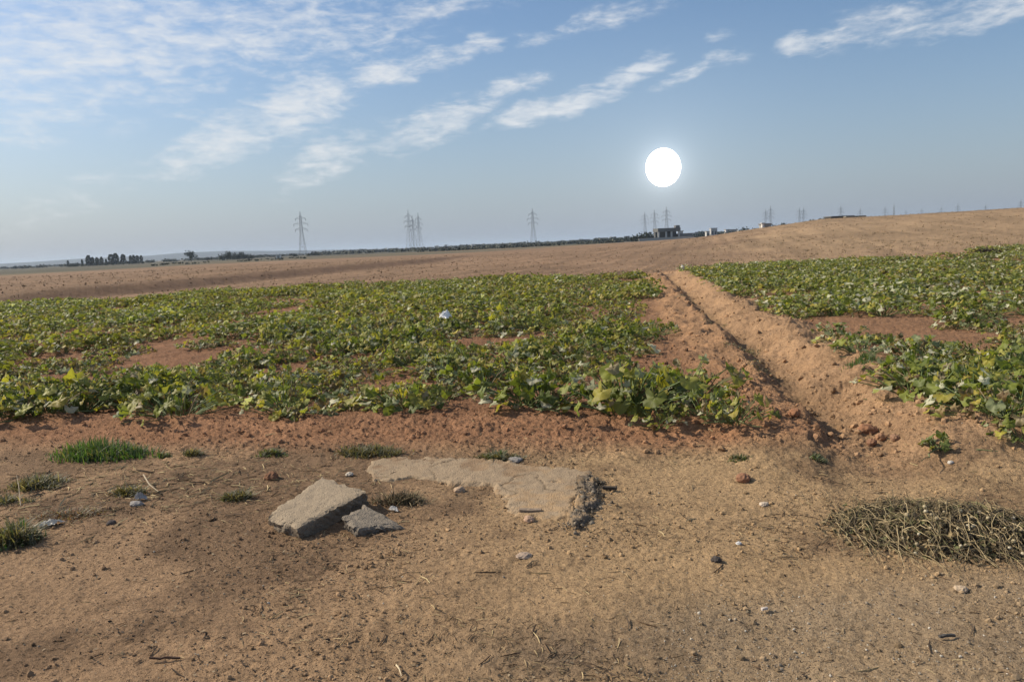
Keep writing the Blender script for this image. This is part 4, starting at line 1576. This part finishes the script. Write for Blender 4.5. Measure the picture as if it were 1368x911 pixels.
bagp = at(596, 428, .28)
o = film(596, 428, .19, .14, .14, .3, (.85, .84, .83), 'crumpled white plastic bag caught on the vines in the middle of the squash field', 'plastic_bag', 'plastic bag', 4)
o.location.x, o.location.y = bagp[0], bagp[1]
o.location.z = float(ground_z(bagp[0:1], bagp[1:2])[0]) + .30
film(526, 684, .05, .02, .03, -.6, (.62, .60, .57), 'white plastic scrap beside the small concrete chunk', 'plastic_scrap', 'litter', 5)
film(66, 704, .10, .06, .03, .4, (.5, .47, .42), 'dirty white plastic scrap behind the grey green tuft at the left edge', 'plastic_scrap', 'litter', 6)
film(188, 670, .06, .04, .05, .2, (.30, .29, .29), 'crumpled grey plastic scrap on the straw of the left verge', 'plastic_scrap', 'litter', 7)


def twig(pts, r, col, label, name='dry_stalk', cat='twig', z=.02):
    P = np.array([at(a, b) + (0, 0, z + c) for a, b, c in pts])
    c0 = P[0].copy()
    k = np.linspace(0, 1, 10)
    idx = np.linspace(0, 1, len(P))
    Q = np.stack([np.interp(k, idx, P[:, i]) for i in range(3)], 1) - c0
    V, F = tube(Q, np.linspace(r, r * .5, 10), 6)
    o = link(name, new_mesh(name, V, F, M_DRY, np.tile(np.array(col)[None], (len(V), 1))), None, c0)
    tag(o, label, cat)


twig([(193, 646, .05), (200, 654, .02), (212, 660, 0)], .006, (.45, .37, .26), 'bent pale stalk standing out of the straw on the left verge')
twig([(530, 895, 0), (534, 903, .01), (537, 910, 0)], .004, (.55, .45, .3), 'short pale straw at the bottom centre of the verge')
twig([(28, 680, .0), (27, 664, .08), (25, 657, .12)], .003, (.36, .3, .22), 'thin pale upright stalk at the left edge of the verge')


# ------------------------------------------------------------------ grass and weeds
def tuft(px0, px1, py, depth, h, n, pal, label, name, cat, seed, lean=.5, width=.006, mat=None):
    g = np.random.default_rng(seed)
    A, B = at(px0, py), at(px1, py)
    cen = (A + B) / 2
    half = np.linalg.norm((B - A)[:2]) / 2
    ex = (B - A)[:2] / (2 * half)
    ey = np.array([-ex[1], ex[0]])
    a, q = g.uniform(0, 6.28, n), np.sqrt(g.uniform(0, 1, n))
    clump = fbm(a * 2 + seed, q * 3, seed, 2)
    m = max(5, n // 45)
    ca, cq = g.uniform(0, 6.28, m), np.sqrt(g.uniform(0, 1, m))
    pick = g.integers(0, m, n)
    u = np.cos(ca)[pick] * cq[pick] * .82 + g.normal(0, .2, n)
    v = np.sin(ca)[pick] * cq[pick] * .82 + g.normal(0, .22, n)
    q = np.clip(np.hypot(u, v), 0, 1)
    ch = g.uniform(.45, 1.25, m)
    X = cen[0] + ex[0] * u * half + ey[0] * v * depth
    Y = cen[1] + ex[1] * u * half + ey[1] * v * depth
    Z = ground_z(X, Y)
    hh = h * .8 * g.uniform(.45, 1.1, n) * (1.05 - .5 * q ** 2) * ch[pick]
    yaw = g.uniform(0, 6.28, n)
    ln = np.abs(g.normal(lean, .45, n))
    k = np.array([0, .4, .75, 1.0])
    wk = np.array([1, .85, .5, .04]) * width
    V = np.zeros((n, 8, 3))
    for i in range(4):
        s = k[i]
        off = hh * ln * s ** 1.7
        cx, cy, cz = X + np.cos(yaw) * off, Y + np.sin(yaw) * off, Z - .01 + hh * s * (1 - .25 * ln * s)
        px_, py_ = -np.sin(yaw + .6) * wk[i], np.cos(yaw + .6) * wk[i]
        V[:, 2 * i] = np.stack([cx - px_, cy - py_, cz], 1)
        V[:, 2 * i + 1] = np.stack([cx + px_, cy + py_, cz], 1)
    F1 = np.array([(0, 1, 3, 2), (2, 3, 5, 4), (4, 5, 7, 6)])
    F = (F1[None] + (np.arange(n) * 8)[:, None, None]).reshape(-1, 4)
    pal = np.array(pal)
    C = np.repeat(pal[g.integers(0, len(pal), n)] * g.uniform(.75, 1.25, n)[:, None], 8, 0)
    W = V.reshape(-1, 3) - cen
    o = link(name, new_mesh(name, W, F, mat or M_GRASS, C), None, cen)
    tag(o, label, cat)
    return o


GR = [(.055, .115, .025), (.075, .135, .03), (.05, .095, .024), (.11, .15, .045), (.15, .14, .06)]
OL = [(.095, .095, .05), (.13, .115, .07), (.075, .07, .042), (.18, .145, .09), (.14, .11, .068), (.22, .165, .09), (.13, .095, .055), (.16, .12, .07)]
DR = [(.22, .165, .09), (.13, .095, .055), (.09, .065, .04), (.30, .235, .14), (.07, .055, .035)]
RD = [(.25, .10, .085), (.18, .075, .06), (.30, .16, .11), (.22, .12, .08)]
tuft(74, 196, 609, .18, .22, 2200, GR, 'bright green grass tuft on the foot of the red bank at far left', 'grass_tuft', 'grass', 1, .45)
tuft(200, 232, 610, .08, .09, 240, GR + OL, 'thin green grass sprig just right of the bright green tuft', 'grass_tuft', 'grass', 2, .5)
tuft(240, 278, 608, .08, .11, 300, OL + [(.04, .05, .03)], 'small dark weed on the bank right of the bright green tuft', 'weed', 'weed', 3, .7)
tuft(338, 392, 608, .10, .09, 420, OL + GR, 'grey green weed on the bank above the tilted slab', 'weed', 'weed', 4, .8)
tuft(444, 545, 606, .12, .13, 800, OL, 'broad olive weed on the bank above the left end of the pale slab', 'weed', 'weed', 5, .8)
tuft(632, 698, 612, .10, .12, 600, OL + GR[:1], 'olive weed on the bank behind the white stone on the pale slab', 'weed', 'weed', 6, .8)
tuft(18, 92, 650, .16, .16, 900, OL + DR, 'dull grey green weed patch on the left verge below the bright green tuft', 'weed', 'weed', 7, .8)
tuft(150, 205, 660, .10, .12, 500, OL + DR, 'dry olive weed beside the bent pale stalk', 'weed', 'weed', 8, .8)
tuft(296, 342, 666, .10, .12, 420, OL + DR, 'dry olive weed between the bent stalk and the tilted slab', 'weed', 'weed', 9, .9)
tuft(-10, 52, 724, .14, .20, 1000, OL + GR[:1], 'dense grey green tuft at the left frame edge', 'weed', 'weed', 10, .6)
tuft(48, 142, 690, .14, .08, 800, RD + DR[:2], 'reddish dry grass patch on the left verge', 'dry_grass', 'dry grass', 11, 1.2, .005)
tuft(-10, 40, 672, .10, .12, 350, OL + DR, 'olive weed at the left frame edge above the reddish grass', 'weed', 'weed', 12, .8)
tuft(496, 572, 672, .12, .15, 620, DR + OL[:2], 'dry brown bush growing out of the pale slab beside the concrete chunk', 'dry_bush', 'dry bush', 13, .9, .0035, M_DRY)
tuft(776, 806, 648, .07, .08, 420, [(.05, .042, .03), (.085, .07, .05), (.14, .115, .08)], 'dark dry weed growing on the rubble lump', 'dry_weed', 'weed', 31, .9, .003, M_DRY)
tuft(964, 1000, 612, .07, .07, 260, OL + GR, 'small green weed on the verge below the front row end', 'weed', 'weed', 14, .9)
tuft(1080, 1104, 612, .06, .07, 220, OL + GR, 'small green weed in front of the furrow mouth', 'weed', 'weed', 15, .9)
tuft(1132, 1184, 488, .2, .16, 800, GR, 'bright green grass along the right furrow ridge under the squash', 'grass_tuft', 'grass', 17, .5)
for i, (a, b, yy) in enumerate(((905, 925, 402), (935, 958, 432), (975, 1000, 465), (1010, 1032, 500))):
    tuft(a, b, yy, .35, .08, 300, OL, ['dark weed farthest up the furrow bottom', 'dark weed second farthest up the furrow bottom', 'dark weed midway along the furrow bottom', 'dark weed nearest in the furrow bottom'][i],
         'weed', 'weed', 40 + i, .9)
tuft(1298, 1340, 340, .9, .5, 500, [(.05, .04, .03), (.08, .065, .045)], 'dark dead shrub at the foot of the tan hill, right', 'dead_shrub', 'shrub', 50, .8, .03, M_DRY)
q = at(1255, 606)
L, S = make_plant('green', 909, True, .16, .14, 12)
o = empty('seedling', q, .4)
tag(o, 'young green squash seedling alone on the sandy furrow mouth', 'plant')
link('leaves', L.mesh('seedling_leaves', M_LEAF), o, None, 0, .8)
link('stems', S.mesh('seedling_stems', M_STEM), o, None, 0, .8)
for i, (a, b) in enumerate(((1362, 592), (1350, 566))):
    pass


# ------------------------------------------------------------------ heap of pulled dry vines
def vine_heap():
    g = np.random.default_rng(66)
    c = at(1262, 722)
    root = empty('vine_heap', c)
    tag(root, 'heap of pulled up dry brown vines with pale bulbs on the right verge', 'plant heap')
    ax = at(1380, 726)[:2] - at(1118, 706)[:2]
    half = np.linalg.norm(ax) / 2 * 1.12
    ax = ax / np.linalg.norm(ax)
    ay = np.array([-ax[1], ax[0]])
    mid = (at(1400, 718)[:2] + at(1118, 700)[:2]) / 2 - c[:2]
    def surf(u, v):                     # heap height
        return .14 * np.clip(1 - (np.abs(u) ** 2.4 + np.abs(v) ** 2), 0, 1) ** .7 * (.45 + .85 * fbm(u * 2.2 + 4, v * 1.7, 5, 3)) * (.55 + .5 * sst(-1, -.1, u))
    def pos(u, v, k):
        xy = mid + ax * u * half + ay * v * .42
        X, Y = xy[0] + c[0], xy[1] + c[1]
        return np.array([xy[0], xy[1], float(ground_z(np.array([X]), np.array([Y]))[0]) - c[2] + .004 + k * float(surf(np.array([u]), np.array([v]))[0])])
    pal = [(.29, .225, .125), (.20, .155, .09), (.14, .11, .07), (.42, .33, .19), (.10, .078, .05), (.16, .145, .07), (.07, .055, .038)]
    mg = Merge()
    for i in range(1150):
        u, v, k = g.uniform(-1, 1), g.uniform(-.95, .95), g.uniform(.15, 1.15)
        if i % 6 == 0:
            u, v, k = u * 1.18, v * 1.3, .05
        elif u * u + v * v > 1.05:
            continue
        a = g.uniform(0, 6.28) if g.uniform() < .5 else g.normal(0, .5)
        P = [np.array([u, v, k])]
        for s in range(int(g.integers(4, 9))):
            a += g.normal(0, .5 if i % 2 else .16)
            q = P[-1] + np.array([math.cos(a) * .05, math.sin(a) * .14, g.normal(0, .14)])
            q[2] = np.clip(q[2], .02, 1.15)
            P.append(q)
        W = np.array([pos(*p) for p in P])
        W[:, 2] += g.uniform(0, .02) + np.abs(np.sin(np.linspace(0, 3.1, len(W)))) * g.uniform(0, .02)
        r = g.uniform(.0009, .0030) * (1.9 if i % 19 == 0 else 1)
        V, F = tube(W, np.linspace(r, r * .3, len(W)), 4)
        mg.add(V, F, np.array(pal[g.integers(0, 7)]) * g.uniform(.8, 1.2))
    for i in range(70):                                   # longer stalks that arch up out of the heap
        u, v = g.uniform(-.95, .95), g.uniform(-.8, .9)
        a = g.uniform(0, 6.28)
        k = np.linspace(0, 1, 9)
        W = np.array([pos(u + math.cos(a) * .22 * q, v + math.sin(a) * .5 * q, .7) for q in k])
        W[:, 2] += np.sin(k * 2.6) * g.uniform(.02, .10) + np.cumsum(g.normal(0, .004, 9))
        W[:, :2] += np.cumsum(g.normal(0, .006, (9, 2)), 0)
        r = g.uniform(.0014, .0042)
        V, F = tube(W, np.linspace(r, r * .3, 9), 5)
        mg.add(V, F, np.array(pal[g.integers(0, 4)]) * g.uniform(.8, 1.25))
    link('stalks', mg.mesh('heap_stalks', M_DRY), root)
    mg = Merge()
    for i in range(3200):
        u, v, k = g.uniform(-1.2, 1.2), g.uniform(-1.25, 1.2), g.uniform(.0, 1.0)
        if u * u + v * v > 1.0 + .5 * g.uniform() ** 3:
            continue
        tv, tf = LEAF_LO[g.integers(0, 5)]
        R1 = rot_matrices(1, g)[0]
        sz = g.uniform(.010, .034)
        V = (tv * sz * (1, .5, 2.2)) @ R1.T + pos(u, v, k)
        mg.add(V, tf, np.array([(.08, .065, .042), (.14, .108, .06), (.06, .05, .036), (.22, .165, .09), (.12, .12, .055)][g.integers(0, 5)]) * g.uniform(.8, 1.2))
    link('dry_leaves', mg.mesh('heap_leaves', M_DRY), root)
    V, F = ico(2, 3, .06, .9)
    bms = []
    for cc in ((.42, .35, .22), (.34, .28, .18), (.50, .44, .32)):
        bms.append(new_mesh('bulb', V, F, M_CLOD, np.tile(np.array(cc)[None], (len(V), 1)), True))
    for i in range(40):
        u, v = g.uniform(-.45, 1.0), g.uniform(-1.02, .25)
        if u * u + v * v > 1.15:
            continue
        link('bulb', bms[i % 3], root, pos(u, v, 1.0) + (0, 0, .01), g.uniform(0, 6), g.uniform(.007, .014))


vine_heap()
print('objects', len(bpy.data.objects))
